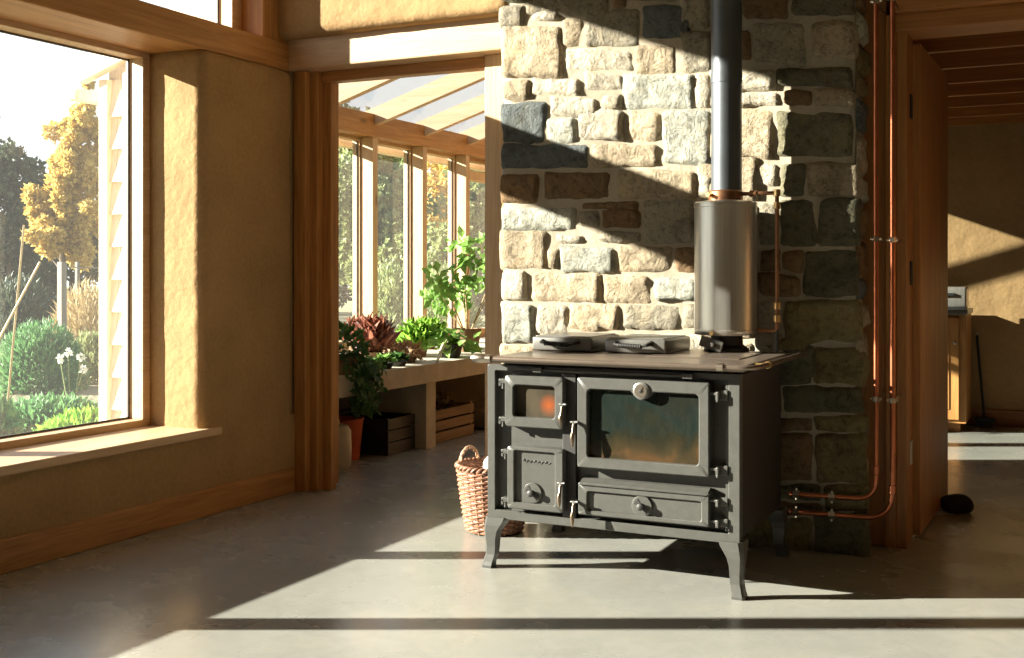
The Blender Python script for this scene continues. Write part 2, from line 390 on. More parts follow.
# ---------------------------------------------------------------- main window
w1 = thing('window_1', 'large timber framed window with a deep plaster reveal and garden view', 'window', (-4.39, 2.4, .44), None, 'structure')
fr_ = MB().box(-4.45, -4.33, WN, 4.512, .443, .485, .003).box(-4.45, -4.33, WN, 4.512, 2.372, 2.41, .003)
fr_.box(-4.45, -4.33, 4.462, 4.512, .485, 2.372, .003).box(-4.45, -4.33, WN, WN + .05, .485, 2.372, .003)
fr_.build('frame', 'post_y', w1)
for y0 in (3.385, 2.290, 1.19): MB().box(-4.45, -4.33, y0, y0 + .095, .485, 2.372, .003).build('mullion', 'wood_z', w1)
for ya, yb in ((.25, 1.19), (1.285, 2.29), (2.385, 3.385), (3.48, 4.462)):
    g = MB().box(-4.437, -4.433, ya, yb, .485, 2.372).build('pane', 'glass', w1)
    MB().box(-4.433, -4.425, ya, yb, .485, .495).box(-4.433, -4.425, ya, yb, 2.362, 2.372).box(-4.433, -4.425, ya, ya + .008, .485, 2.372).box(-4.433, -4.425, yb - .010, yb, .485, 2.372).build('gasket', 'seal', w1)
s_ = MB().box(-4.34, -3.955, WN - .1, 4.64, .408, .450, .005).build('sill', 'post_y', w1)
w2 = thing('window_2', 'high row of window panes above the timber beam', 'window', (-4.2, 2.4, 2.58), None, 'structure')
fr_ = MB().box(-4.27, -4.15, WN, 5.03, 2.556, 2.585, .003).box(-4.27, -4.15, WN, 5.03, 3.335, 3.39, .003)
fr_.box(-4.27, -4.15, 4.95, 5.03, 2.585, 3.335, .003).box(-4.27, -4.15, WN, WN + .05, 2.585, 3.335, .003).build('frame', 'post_y', w2)
for y0 in (3.385, 2.290, 1.19): MB().box(-4.27, -4.15, y0, y0 + .095, 2.585, 3.335, .003).build('mullion', 'wood_z', w2)
for ya, yb in ((.25, 1.19), (1.285, 2.29), (2.385, 3.385), (3.48, 4.95)):
    MB().box(-4.257, -4.253, ya, yb, 2.585, 3.335).build('pane', 'glass', w2)
    MB().box(-4.253, -4.245, yb - .010, yb, 2.585, 3.335).box(-4.253, -4.245, ya, yb, 2.585, 2.591).build('gasket', 'seal', w2)

# ---------------------------------------------------------------- stone pier
SF = 5.185
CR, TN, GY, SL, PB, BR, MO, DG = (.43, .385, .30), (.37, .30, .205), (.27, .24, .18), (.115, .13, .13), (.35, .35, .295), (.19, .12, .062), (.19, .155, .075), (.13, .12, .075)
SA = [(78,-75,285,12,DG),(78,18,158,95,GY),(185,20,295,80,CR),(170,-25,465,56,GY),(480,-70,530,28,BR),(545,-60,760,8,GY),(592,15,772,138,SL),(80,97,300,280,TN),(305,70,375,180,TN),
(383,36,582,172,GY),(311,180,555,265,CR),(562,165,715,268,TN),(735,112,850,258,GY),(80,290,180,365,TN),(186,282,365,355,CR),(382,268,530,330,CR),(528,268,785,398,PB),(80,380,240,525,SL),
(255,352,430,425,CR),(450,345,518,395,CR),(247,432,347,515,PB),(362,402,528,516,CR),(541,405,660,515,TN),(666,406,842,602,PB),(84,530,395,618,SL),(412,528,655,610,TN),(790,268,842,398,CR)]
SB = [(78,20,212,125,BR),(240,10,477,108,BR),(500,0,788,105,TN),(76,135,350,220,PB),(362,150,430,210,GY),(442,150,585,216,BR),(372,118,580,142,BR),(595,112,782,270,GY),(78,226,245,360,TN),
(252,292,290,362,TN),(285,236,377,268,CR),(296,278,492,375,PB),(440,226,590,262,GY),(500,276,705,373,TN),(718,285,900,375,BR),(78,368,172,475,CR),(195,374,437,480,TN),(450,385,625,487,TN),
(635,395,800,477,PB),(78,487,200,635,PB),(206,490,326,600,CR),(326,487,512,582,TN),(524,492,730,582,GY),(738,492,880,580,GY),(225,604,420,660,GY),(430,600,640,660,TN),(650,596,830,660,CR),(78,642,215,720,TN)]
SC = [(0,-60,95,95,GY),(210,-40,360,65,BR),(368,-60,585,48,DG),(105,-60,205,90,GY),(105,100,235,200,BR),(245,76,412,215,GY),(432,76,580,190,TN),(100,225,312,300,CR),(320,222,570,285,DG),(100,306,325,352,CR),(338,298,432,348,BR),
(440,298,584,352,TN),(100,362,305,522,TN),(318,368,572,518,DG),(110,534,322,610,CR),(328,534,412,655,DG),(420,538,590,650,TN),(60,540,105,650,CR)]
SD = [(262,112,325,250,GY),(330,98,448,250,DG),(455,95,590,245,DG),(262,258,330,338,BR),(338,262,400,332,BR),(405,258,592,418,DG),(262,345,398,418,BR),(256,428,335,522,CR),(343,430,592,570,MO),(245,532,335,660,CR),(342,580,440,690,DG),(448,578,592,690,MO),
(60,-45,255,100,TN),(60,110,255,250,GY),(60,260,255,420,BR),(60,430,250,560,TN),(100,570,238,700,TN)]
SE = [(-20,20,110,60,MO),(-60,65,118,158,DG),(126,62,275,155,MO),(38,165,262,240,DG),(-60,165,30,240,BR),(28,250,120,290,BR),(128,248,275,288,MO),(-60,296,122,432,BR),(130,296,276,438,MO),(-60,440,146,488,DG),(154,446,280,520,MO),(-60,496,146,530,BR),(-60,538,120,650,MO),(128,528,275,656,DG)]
def stone_mesh():
    b = bmesh.new(); lay = b.loops.layers.float_color.new('stone')
    def block(Q, N, col, dep=.022):
        """Q: four corners (top-left, top-right, bottom-right, bottom-left), N outward"""
        tl, tr_, br, bl = Q
        w = (tr_ - tl).length; h = (tl - bl).length
        nx = max(5, min(26, int(w / .018))); nz = max(5, min(22, int(h / .018)))
        seed = Vector((rnd.uniform(0, 90), rnd.uniform(0, 90), rnd.uniform(0, 90)))
        cu = (tl + tr_ + br + bl) / 4; tone = rnd.uniform(.85, 1.15)
        tiltx, tiltz = rnd.uniform(-.006, .006), rnd.uniform(-.006, .006); dd = dep * rnd.uniform(.7, 1.5)
        G = []
        for j in range(nz + 1):
            row = []
            for i in range(nx + 1):
                s = i / nx; t = j / nz
                # cluster samples to the borders
                s2 = .5 - .5 * math.cos(PI * s) if nx < 9 else s; t2 = t
                p = tl.lerp(tr_, s2).lerp(bl.lerp(br, s2), t2)
                a, c = 2 * s2 - 1, 2 * t2 - 1
                # round the outline
                e = (abs(a) ** 5 + abs(c) ** 5) ** .2
                cr = min(.022, .2 * min(w, h)); px, pz = abs(a) * w / 2 - (w / 2 - cr), abs(c) * h / 2 - (h / 2 - cr)
                q = p - cu
                if px > 0 and pz > 0:
                    L = math.hypot(px, pz)
                    if L > cr: k = 1 - (1 - cr / L) * .9 * min(1, (L / cr)); q = q * (1 - (L - cr) / max(w, h) * 1.4)
                out = (noise.noise(p * 8 + seed) * .017 + noise.noise(p * 20 + seed) * .007)
                edge = max(0, 1 - min((1 - abs(a)) * w / 2, (1 - abs(c)) * h / 2) / .03)
                q = q + q.normalized() * out * edge * 1.1 if q.length > 1e-6 else q
                dist = min((1 - abs(a)) * w / 2, (1 - abs(c)) * h / 2)
                prof = 1 - (1 - min(1, dist / .020)) ** 2.4
                rough = noise.noise(p * 7 + seed) * .011 + noise.noise(p * 19 + seed) * .008 + noise.noise(p * 45 + seed) * .004
                hh = -.008 + (dd * .62 + .008 + rough + a * tiltx + c * tiltz) * prof
                row.append(b.verts.new(cu + q + N * hh))
            G.append(row)
        for j in range(nz):
            for i in range(nx):
                f = b.faces.new((G[j][i], G[j + 1][i], G[j + 1][i + 1], G[j][i + 1])); f.smooth = True
                for lp in f.loops: lp[lay] = (*[x * tone for x in col], 1)
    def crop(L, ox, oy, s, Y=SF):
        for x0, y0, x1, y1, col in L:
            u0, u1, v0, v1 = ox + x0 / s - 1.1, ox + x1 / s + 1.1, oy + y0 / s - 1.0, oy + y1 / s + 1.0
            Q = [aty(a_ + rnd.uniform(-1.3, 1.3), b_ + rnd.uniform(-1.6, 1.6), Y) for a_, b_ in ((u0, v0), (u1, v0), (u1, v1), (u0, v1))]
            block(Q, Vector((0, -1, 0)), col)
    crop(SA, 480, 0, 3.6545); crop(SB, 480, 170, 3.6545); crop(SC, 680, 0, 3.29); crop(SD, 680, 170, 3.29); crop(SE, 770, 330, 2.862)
    cols = [CR, TN, GY, SL, PB, BR, MO]
    def rows(P, U, N, w, z0, z1):
        z = z0
        while z < z1 - .05:
            h = min(rnd.uniform(.10, .19), z1 - z); x = 0
            while x < w - .03:
                l = min(rnd.uniform(.14, .34), w - x)
                if w - x - l < .08: l = w - x
                A = P + U * (x + .006) ; B = P + U * (x + l - .006)
                block([A + Vector((0, 0, z + h - .007)), B + Vector((0, 0, z + h - .007)), B + Vector((0, 0, z + .007)), A + Vector((0, 0, z + .007))], N, rnd.choice(cols))
                x += l
            z += h
    rows(Vector((-2.6, SF, 0)), Vector((1, 0, 0)), Vector((0, -1, 0)), 1.38, .0, .86)     # behind the cooker
    rows(Vector((-2.6, SF, 0)), Vector((1, 0, 0)), Vector((0, -1, 0)), 1.77, 2.80, ZC)     # above the frame of view
    rows(Vector((-.835, SF - .01, 0)), Vector((0, 1, 0)), Vector((1, 0, 0)), .22, .0, ZC)  # short return beside the doorway
    rows(Vector((-2.59, SF + .16, 0)), Vector((0, -1, 0)), Vector((-1, 0, 0)), .16, .0, ZC)
    # mortar body
    n0 = len(b.faces)
    bb = bmesh.new(); bmesh.ops.create_cube(bb, size=1)
    for v in bb.verts: v.co = Vector((-1.7175 + v.co.x * 1.745, 5.30 + v.co.y * .232, ZC / 2 + v.co.z * ZC))
    for _ in range(5): bmesh.ops.subdivide_edges(bb, edges=[e for e in bb.edges if e.calc_length() > .05], cuts=1, use_grid_fill=True)
    bb.normal_update()
    for v in bb.verts: v.co += v.normal * (noise.noise(v.co * 6) * .004 + noise.noise(v.co * 23) * .0025 - .003)
    me = bpy.data.meshes.new('wall_stone'); b.to_mesh(me); b.free()
    me2 = bpy.data.meshes.new('mortar'); bb.to_mesh(me2); bb.free()
    for p in me2.polygons: p.use_smooth = True
    return me, me2
me, me2 = stone_mesh()
sw = thing('wall_stone', 'rough field stone chimney pier behind the iron range cooker', 'stone wall', (0, 0, 0), None, 'structure')
o = bpy.data.objects.new('stonework', me); C.objects.link(o); me.materials.append(M['stone']); o.parent = sw
o = bpy.data.objects.new('mortar', me2); C.objects.link(o); me2.materials.append(M['mortar']); o.parent = sw

# ---------------------------------------------------------------- far room
FY = 10.12
struct(MB().box(-2.75, XR, FY, FY + .3, 0, 2.8), 'wall_far', 'plaster', 'ochre plaster wall at the end of the far room', 'wall')
struct(MB().box(-2.7, XR, 5.62, FY + .2, 2.62, 2.72), 'ceiling_far', 'redwood_x', 'boarded ceiling of the far room', 'ceiling')
struct(MB().box(-2.6, XR, FY - .025, FY, 0, .13, .004), 'baseboard_far', 'redwood_x', 'timber skirting at the foot of the far wall', 'baseboard')
y = 5.98; k = 0
while y < FY:
    j = MB().box(-2.6, XR, y, y + .038, 2.45, 2.62, .003).build('ceiling_joist', 'redwood_x')
    k += 1
    tag(j, 'dark timber joist across the far room ceiling', 'joist', 'joists of the far room ceiling', 'structure'); y += .56
# wall between sunroom and far room, with a tall glazed opening
GX0, GX1 = -2.75, -2.60
struct(MB().box(GX0, GX1, 5.62, 6.5, 0, 3.35).box(GX0, GX1, 9.72, 11.3, 0, 3.35).box(GX0, GX1, 6.5, 9.72, 2.50, 3.35), 'wall_inner', 'plaster', 'plaster wall between the sunroom and the far room', 'wall')
w9 = thing('window_9', 'glazed timber screen between the sunroom and the far room', 'window', (-2.68, 8.45, 0), None, 'structure')
MB().box(-2.72, -2.62, 6.5, 9.72, 2.44, 2.50, .003).box(-2.72, -2.62, 6.5, 6.56, 0, 2.44, .003).box(-2.72, -2.62, 9.66, 9.72, 0, 2.44, .003).build('frame', 'wood_z', w9)
MB().box(-2.72, -2.62, 6.56, 9.66, 0, .42, .004).build('panel', 'wood_y', w9)
MB().box(-2.682, -2.678, 6.56, 9.66, .42, 2.44).build('pane', 'glass', w9)

# ---------------------------------------------------------------- sunroom
YP = [5.64, 6.47, 7.30, 8.128, 8.958, 9.788, 10.62]
SLP = .31
def zs(x, z0=2.503): return z0 + SLP * (x + 5.3)
for i, y in enumerate(YP):
    p = MB().box(-5.42, -5.30, y, y + .075, 0, 2.41, .003).build('sunroom_post', 'post_z')
    tag(p, 'timber post of the sunroom glazing', 'post', 'timber posts of the sunroom glazing', 'structure')
    r = MB().prism([(-5.30, zs(-5.30)), (-2.72, zs(-2.72)), (-2.72, zs(-2.72) + .15), (-5.66, zs(-5.66) + .15), (-5.66, zs(-5.66) + .06), (-5.42, zs(-5.42))], 'y', y + .002, y + .072).build('rafter', 'post_x')
    tag(r, 'sloping timber rafter of the sunroom glass roof', 'rafter', 'rafters of the sunroom roof', 'structure')
struct(MB().box(-5.425, -5.285, 5.62, 11.3, 2.41, 2.60, .004), 'trim_4', 'wood_y', 'timber eaves beam above the sunroom posts', 'beam')
struct(MB().box(-5.45, -5.30, 5.62, 11.3, 0, .62, .004), 'wall_sunroom', 'plaster', 'low wall under the sunroom glazing', 'wall')
struct(MB().box(-5.45, -2.6, 11.2, 11.32, 0, 3.3), 'wall_sunroom_end', 'plaster', 'end wall of the sunroom', 'wall')
for i in range(len(YP) - 1):
    a, b_ = YP[i] + .075, YP[i + 1]
    w = thing('window_%d' % (i + 3), 'tall fixed pane between two posts of the sunroom', 'window', (-5.44, a, .62), 'sunroom side panes', 'structure')
    top = 2.42 if i != 4 + 1 - 1 else 2.42
    f = MB().box(-5.50, -5.425, a - .03, a + .028, .62, 2.42, .003).box(-5.50, -5.425, b_ - .012, b_ + .03, .62, 2.42, .003).box(-5.50, -5.42, a, b_, .62, .68, .003).box(-5.50, -5.42, a, b_, 2.38, 2.42, .003)
    if i == 5: f.box(-5.46, -5.34, a, b_, 2.18, 2.27, .003)
    f.build('frame', 'pale_z', w)
    MB().box(-5.466, -5.462, a + .02, b_ - .012, .66, 2.40).build('pane', 'glass', w)
    MB().box(-5.457, -5.448, b_ - .020, b_ - .012, .66, 2.40).build('gasket', 'seal', w)
for i in range(len(YP) - 1):
    a, b_ = YP[i] + .03, YP[i + 1] + .03
    g = MB().prism([(-5.70, zs(-5.70) + .152), (-2.72, zs(-2.72) + .152), (-2.72, zs(-2.72) + .158), (-5.70, zs(-5.70) + .158)], 'y', a + .003, b_ - .003).build('window_%d' % (i + 10), 'roof_glass')
    tag(g, 'sloping glass roof pane of the sunroom', 'window', 'sunroom roof panes', 'structure')
# shingled outer end of the sunroom, seen through the big window
ew = thing('wall_sunroom_outer', 'pale cedar shingled outer end wall of the sunroom', 'shingled wall', (-5.1, 5.6, 0), None, 'structure')
e = MB(); z = -.02
while z < 2.42:
    zz = min(z + .205, 2.50); x = -5.49
    while x < -4.45:
        w = rnd.uniform(.10, .18); x1 = min(x + w, -4.4)
        e.prism([(x + .002, z), (x1 - .002, z), (x1 - .002, zz + .03), (x + .002, zz + .03)], 'y', 0, 1)
        x = x1
    z += .205
# tilt each course: nearer the viewer at its lower edge
for v in e.bm.verts:
    t = ((v.co.z + .02) % .205) / .205 if v.co.y < .5 else 0
    lowedge = min(abs(((v.co.z + .02) / .205) - round((v.co.z + .02) / .205)), 1) < .02
    v.co.y = (5.30 if lowedge else 5.335) if v.co.y < .5 else 5.36
e.build('shingles', 'shingle', ew)
MB().box(-5.50, -5.43, 5.285, 5.37, -.05, 2.47, .003).build('corner_board', 'shingle', ew)
MB().box(-5.29, -5.16, 5.275, 5.36, -.05, 2.53, .003).build('trim_board', 'shingle', ew)
MB().prism([(-5.62, zs(-5.62) + .05), (-4.45, zs(-4.45) + .05), (-4.45, zs(-4.45) + .20), (-5.62, zs(-5.62) + .20)], 'y', 5.23, 5.30).build('verge_board', 'shingle', ew)
MB().prism([(-5.49, -.05), (-4.45, -.05), (-4.45, zs(-4.45) + .1), (-5.49, zs(-5.49) + .1)], 'y', 5.36, 5.63).build('backing', 'shingle', ew)
gut = MB().lathe([(.001, 0), (.055, 0), (.055, .06), (.045, .06), (.045, 5.9)], (-5.74, 5.42, 2.42), 'z', 12)
gut = MB().box(-5.74, -5.64, 5.24, 11.3, 2.35, 2.43, .02).build('gutter', 'shingle', ew)
# concrete planting bench
bn = thing('plant_bench', 'long concrete planting bench along the sunroom glazing', 'bench', (-4.6, 7.6, 0), None, 'thing')
MB().box(-5.28, -4.05, 5.66, 10.4, .472, .607, .006).build('bench_top', 'concrete', bn)
for y0 in (5.67, 6.935, 8.55, 10.2): MB().box(-5.26, -4.075, y0, y0 + .135, 0, .472, .004).build('pier', 'concrete', bn)

# ================================================================ RANGE COOKER
rc = thing('range_cooker', 'grey cast iron wood burning range cooker on curved legs', 'range cooker', (-1.67, 4.67, 0))
MB().box(-2.213, -1.14, 4.329, 5.03, .215, .855, .006).build('body', 'iron_dark', rc)  # near-black holds the unlit sides' shade in the colour; front stays grey iron
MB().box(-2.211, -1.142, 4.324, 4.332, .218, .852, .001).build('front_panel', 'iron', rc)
MB().ring((-2.221, -1.130, .207, .862), (-2.184, -1.176, .246, .836), 4.292, 4.33, .006, .004, .003).build('front_frame', 'iron', rc)
MB().box(-2.165, -1.185, 4.34, 5.0, .855, .874).build('neck', 'iron_dark', rc)
MB().box(-2.195, -1.10, 4.242, 5.085, .873, .897, .007, 3).build('top_plate', 'plate', rc)
MB().box(-1.60, -1.20, 4.55, 5.02, .897, .9005, .001).build('hot_plate', 'plate', rc)
MB().box(-1.187, -1.17, 4.296, 4.30, .25, .83, .001).build('corner_bead', 'iron', rc)
# slides under the plate
MB().box(-2.075, -1.995, 4.27, 4.30, .846, .853).box(-1.955, -1.33, 4.27, 4.30, .843, .851, .001).box(-1.995, -1.955, 4.262, 4.30, .838, .858, .002).box(-1.352, -1.31, 4.262, 4.30, .838, .858, .002).build('air_slide', 'iron', rc)
# towel rail
rp = [(-2.20, 4.215, .892), (-1.12, 4.215, .892)]
for k in range(1, 7):
    t = PI / 2 * k / 6; rp.append((-1.12 + .07 * math.sin(t), 4.285 - .07 * math.cos(t), .892))
rp += [(-1.05, 4.6, .892), (-1.05, 5.09, .892), (-1.05, 5.12, .892)]
rl = MB().tube(rp, .0105, 12).build('rail', 'plate', rc, True)
MB().tube([(-2.258, 4.215, .892), (-2.252, 4.215, .892), (-2.235, 4.215, .892), (-2.20, 4.215, .892), (-2.18, 4.215, .892)], [.006, .016, .021, .020, .013], 12).build('rail_end', 'chrome', rl, True)
MB().tube([(-1.05, 5.09, .892), (-1.05, 5.11, .892), (-1.05, 5.13, .892)], [.011, .016, .008], 12).build('rail_end', 'chrome', rl, True)
for x in (-2.175, -1.185): MB().tube([(x - .012, 4.215, .892), (x + .012, 4.215, .892)], .0175, 14).tube([(x, 4.215, .892), (x, 4.245, .892)], .008, 8).build('bracket', 'chrome', rl, True)
MB().tube([(-1.05, 4.40, .892), (-1.05, 4.43, .892)], .015, 12).tube([(-1.05, 4.415, .892), (-1.10, 4.415, .892)], .007, 8).build('bracket', 'brass', rl, True)
# legs
def leg(sx, sy):
    X = -2.218 if sx < 0 else -1.131; Y = 4.292 if sy < 0 else 5.035
    lv = [(.0, .024, .050), (.010, .024, .050), (.025, .018, .045), (.055, .010, .045), (.09, .009, .047), (.125, .013, .053), (.155, .016, .063), (.18, .016, .078), (.198, .014, .088), (.215, .012, .092)]
    b = bmesh.new(); R = []
    for z, fl, w in lv:
        xo = X + sx * fl; xi = xo - sx * w; yo = Y + sy * fl; yi = yo - sy * w
        c = .18 * w * sx; d = .18 * w * sy
        pts = [(xo, yo), (xo - c, yo + 0), (xi, yo), (xi, yi), (xo, yi)]
        pts = [(xo, yo - d), (xo - c, yo), (xi, yo), (xi, yi), (xo, yi)]
        R.append([b.verts.new((p[0], p[1], z)) for p in pts])
    for i in range(len(R) - 1):
        for k in range(5): b.faces.new((R[i][k], R[i][(k + 1) % 5], R[i + 1][(k + 1) % 5], R[i + 1][k]))
    b.faces.new(R[0]); b.faces.new(R[-1]); bmesh.ops.recalc_face_normals(b, faces=b.faces[:])
    m = MB(); m._add(b); m.build('leg', 'iron', rc)
for sx in (-1, 1):
    for sy in (-1, 1): leg(sx, sy)
YD = 4.258
def ux(u): return aty(u, 400, YD).x
def zf(z): return 1.25 - (1.25 - z) * .9925
def teardrop(x, z0, z1, y, par):
    h = z1 - z0
    hd = MB().tube([(x, y + .01, z1 - .012), (x, y, z1 - .012), (x + .002, y - .006, z1 - .02), (x + .002, y - .012, z1 - .045), (x, y - .016, z1 - .6 * h), (x, y - .016, z1 - .8 * h), (x, y - .014, z0)], [.005, .006, .006, .0065, .0095, .008, .003], 10).build('handle', 'handle', par, True)
    MB().tube([(x - .012, y - .004, z1 - .01), (x + .022, y - .008, z1 - .008)], .0045, 8).tube([(x + .004, y + .03, z1 - .01), (x + .004, y - .010, z1 - .01)], .007, 8).build('pin', 'iron', hd, True)
def knob(x, z, y, par, r=.043):
    k = MB().lathe([(r, -.004), (r, .003), (r - .003, .006), (.010, .007), (.010, .007)], (x, y, z), 'y', 28).build('air_disc', 'iron', par, True)
    MB().lathe([(.012, 0), (.012, .014), (.015, .018), (.014, .030), (.006, .034), (.0001, .034)], (x, y, z), 'y', 20).build('knob', 'iron_dark', k, True)
    a = MB()
    for t in (2.5, -.7): 
        pts = [(x + math.cos(t + q) * .016, z + math.sin(t + q) * .016) for q in (-.5, .5)] + [(x + math.cos(t + q) * .034, z + math.sin(t + q) * .034) for q in (.4, -.4)]
        a.prism(pts, 'y', y - .0085, y - .006)
    a.build('air_slot', 'iron_dark', k)
def hinge_l(x, zz, par, s=-1):
    for z in zz:
        h = MB().box(x - .030, x + .012, 4.262, 4.30, z - .002, z + .017, .003).box(x - .030, x - .018, 4.262, 4.325, z - .014, z + .010, .003).tube([(x - .012, 4.270, z - .024), (x - .012, 4.270, z + .018)], .0065, 8)
        h.build('hinge', 'iron', par)
# firebox door
d = MB().ring((ux(504.5), ux(563), zf(.603), zf(.818)), (ux(513), ux(554.5), zf(.645), zf(.779)), YD, 4.322, .016, .014, .004).build('firebox_door', 'iron', rc, True)
M['g1'] = stoveglass('firebox_glass', [(.3, (.20, .17, .12)), (.5, (.33, .28, .19)), (.7, (.42, .35, .25))])
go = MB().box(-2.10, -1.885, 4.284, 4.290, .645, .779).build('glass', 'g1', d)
ang1 = stoveglass('firebox_glass', [(.3, (.022, .019, .013)), (.5, (.05, .042, .03)), (.7, (.075, .06, .04))], tuple(Vector((-1.930, 4.284, .70)) - Vector(rc.location)), (.26, .065, .02), .03)  # faint orange flame glow is colour only, set into the soot tones
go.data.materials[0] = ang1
hinge_l(ux(504.5), (.788, .628), d); teardrop(ux(562.5), .622, .722, YD - .004, d)
# ash door
d = MB().ring((ux(507), ux(563), zf(.258), zf(.520)), (ux(514), ux(554.5), zf(.286), zf(.503)), YD, 4.322, .012, .006, .004).box(-2.085, -1.89, 4.274, 4.32, .284, .505).build('ash_door', 'iron', rc, True)
hinge_l(ux(507), (.492, .290), d); teardrop(ux(561), .295, .40, YD - .004, d); knob(ux(531.5), .336, 4.272, d)
# worn raised script on the ash door
w = MB(); x = -2.052
pts = []
for k in range(70):
    t = k / 69; pts.append((-2.043 + .125 * t, 4.2725, .467 + .0045 * math.sin(t * 46) * (1 if t > .12 else 1.6) + .002 * math.sin(t * 17) - .003 * t))
w.tube(pts, .0016, 6); w.build('script_emblem', 'iron_dark', d, True)
# oven door
d = MB().ring((ux(577), ux(709), zf(.455), zf(.822)), (ux(587), ux(698.5), zf(.497), zf(.776)), YD, 4.322, .008, .016, .004).build('oven_door', 'iron', rc, True)
g = bmesh.new(); bmb = MB()
bmb.prism([(-1.567, .786), (-1.549, .764), (-1.532, .750), (-1.517, .746), (-1.502, .750), (-1.485, .764), (-1.467, .786)], 'y', YD + .0015, 4.31)
bmb.build('dial_boss', 'iron', d)
MB().lathe([(.034, -.004), (.034, .006), (.027, .010), (.027, .010)], (-1.517, YD, .784), 'y', 28).build('thermometer_rim', 'lid', d, True)
dl = MB().lathe([(.0255, .009), (.0255, .0112), (.0001, .0114)], (-1.517, YD, .784), 'y', 28).build('thermometer', 'chrome', d, True)
MB().prism([(-1.520, .777), (-1.514, .778), (-1.507, .799)], 'y', YD - .0135, YD - .0115).lathe([(.006, .011), (.006, .015), (.0001, .016)], (-1.517, YD, .784), 'y', 12).build('needle', 'iron_dark', dl)
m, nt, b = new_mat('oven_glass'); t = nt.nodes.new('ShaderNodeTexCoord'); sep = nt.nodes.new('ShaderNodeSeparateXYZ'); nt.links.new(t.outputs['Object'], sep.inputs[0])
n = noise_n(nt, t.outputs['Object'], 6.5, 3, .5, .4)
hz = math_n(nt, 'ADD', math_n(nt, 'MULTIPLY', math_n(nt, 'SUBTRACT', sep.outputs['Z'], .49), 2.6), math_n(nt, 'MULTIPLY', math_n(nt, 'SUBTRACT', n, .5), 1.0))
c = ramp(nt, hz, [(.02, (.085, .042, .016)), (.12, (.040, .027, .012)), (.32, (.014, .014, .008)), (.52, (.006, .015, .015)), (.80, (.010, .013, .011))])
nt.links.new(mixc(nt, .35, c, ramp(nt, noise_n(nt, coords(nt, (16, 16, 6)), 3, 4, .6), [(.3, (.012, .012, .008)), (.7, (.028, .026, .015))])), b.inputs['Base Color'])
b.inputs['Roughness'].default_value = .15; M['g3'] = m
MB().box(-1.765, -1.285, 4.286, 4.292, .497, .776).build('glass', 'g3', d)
for z in (.778, .487):
    MB().box(-1.250, -1.205, 4.268, 4.284, z, z + .011, .002).box(-1.219, -1.207, 4.266, 4.284, z - .022, z + .012, .003).tube([(-1.213, 4.276, z - .025), (-1.213, 4.276, z + .014)], .007, 8).box(-1.211, -1.176, 4.285, 4.31, z - .02, z + .02, .003).build('hinge', 'iron', d)
teardrop(-1.800, .545, .655, YD - .018, d)
# drawer door
d = MB().ring((ux(578), ux(709), zf(.262), zf(.392)), (ux(587), ux(701), zf(.281), zf(.358)), YD, 4.322, .006, .008, .004).box(-1.757, -1.272, 4.272, 4.32, .279, .360).build('lower_door', 'iron', rc, True)
MB().prism([(4.25, .392), (4.30, .412), (4.32, .412), (4.32, .385)], 'x', -1.785, -1.25).build('ledge', 'iron', d)
knob(-1.517, .325, 4.268, d)
for z in (.366, .286):
    MB().box(-1.250, -1.205, 4.268, 4.284, z, z + .010, .002).box(-1.219, -1.207, 4.266, 4.284, z - .018, z + .011, .003).box(-1.211, -1.176, 4.285, 4.31, z - .016, z + .016, .003).build('hinge', 'iron', d)
teardrop(-1.800, .222, .332, YD - .018, d)
MB().box(-1.872, -1.812, 4.29, 4.325, .246, .836, .003).build('centre_post', 'iron_dark', rc)
# hob lids with coiled handles
def lid(x0, x1):
    l = MB().box(x0, x1, 4.665, 5.02, .900, .962, .010, 3).build('hob_lid', 'lid', rc, True)
    MB().box(x0 + .015, x1 - .015, 4.68, 5.0, .960, .967, .003).build('lid_cover', 'lid', l)
    pts = []; n = 130; xa, xb = x0 + .075, x1 - .10
    for k in range(n + 1):
        t = k / n; pts.append((xa + (xb - xa) * t, 4.630 + .009 * math.cos(t * 2 * PI * 14), .936 - .004 * t + .009 * math.sin(t * 2 * PI * 14)))
    h = MB().tube(pts, .0028, 5).build('coil_handle', 'iron_dark', l, True)
    MB().tube([(xa - .02, 4.665, .945), (xa - .015, 4.632, .940), (xa, 4.630, .936), (xb, 4.630, .932), (xb + .02, 4.632, .938), (xb + .035, 4.668, .946)], [.008, .007, .005, .005, .007, .012], 8).build('handle_stem', 'iron_dark', h, True)
lid(aty(532, 350, 4.665).x, aty(592, 350, 4.665).x); lid(aty(604.5, 350, 4.665).x, aty(666, 350, 4.665).x)
# ---------------------------------------------------------------- flue and water tank
FLY = 4.99
TD = 5.07; fx = aty(726.5, 100, FLY).x; tx = aty(725.5, 260, FLY).x
fp = thing('flue_pipe', 'black steel flue pipe rising above the steel water tank', 'flue pipe', (fx, FLY, .9))
MB().lathe([(.068, zat(202, TD) + .0525), (.068, 2.10), (.0705, 2.10), (.0705, 2.145), (.068, 2.145), (.068, ZC)], (fx, FLY, 0), 'z', 40).build('pipe', 'flue', fp, True)
MB().lathe([(.060, .902), (.100, .902), (.100, .912), (.074, .930), (.070, .972), (.060, .972)], (fx, FLY, 0), 'z', 32).build('collar', 'iron_dark', fp, True)
MB().box(fx - .085, fx + .02, FLY - .135, FLY - .118, .914, .962, .004, rot=Matrix.Rotation(.3, 3, 'Y')).box(fx - .03, fx - .015, FLY - .150, FLY - .128, .925, .945, .004).build('damper_plate', 'lid', fp)
tk = thing('water_tank', 'cylindrical brushed stainless steel water tank around the flue pipe', 'water tank', (tx, FLY, .97))
zt0, zt1 = zat(334.5, TD), zat(202, TD)
R_ = .1405
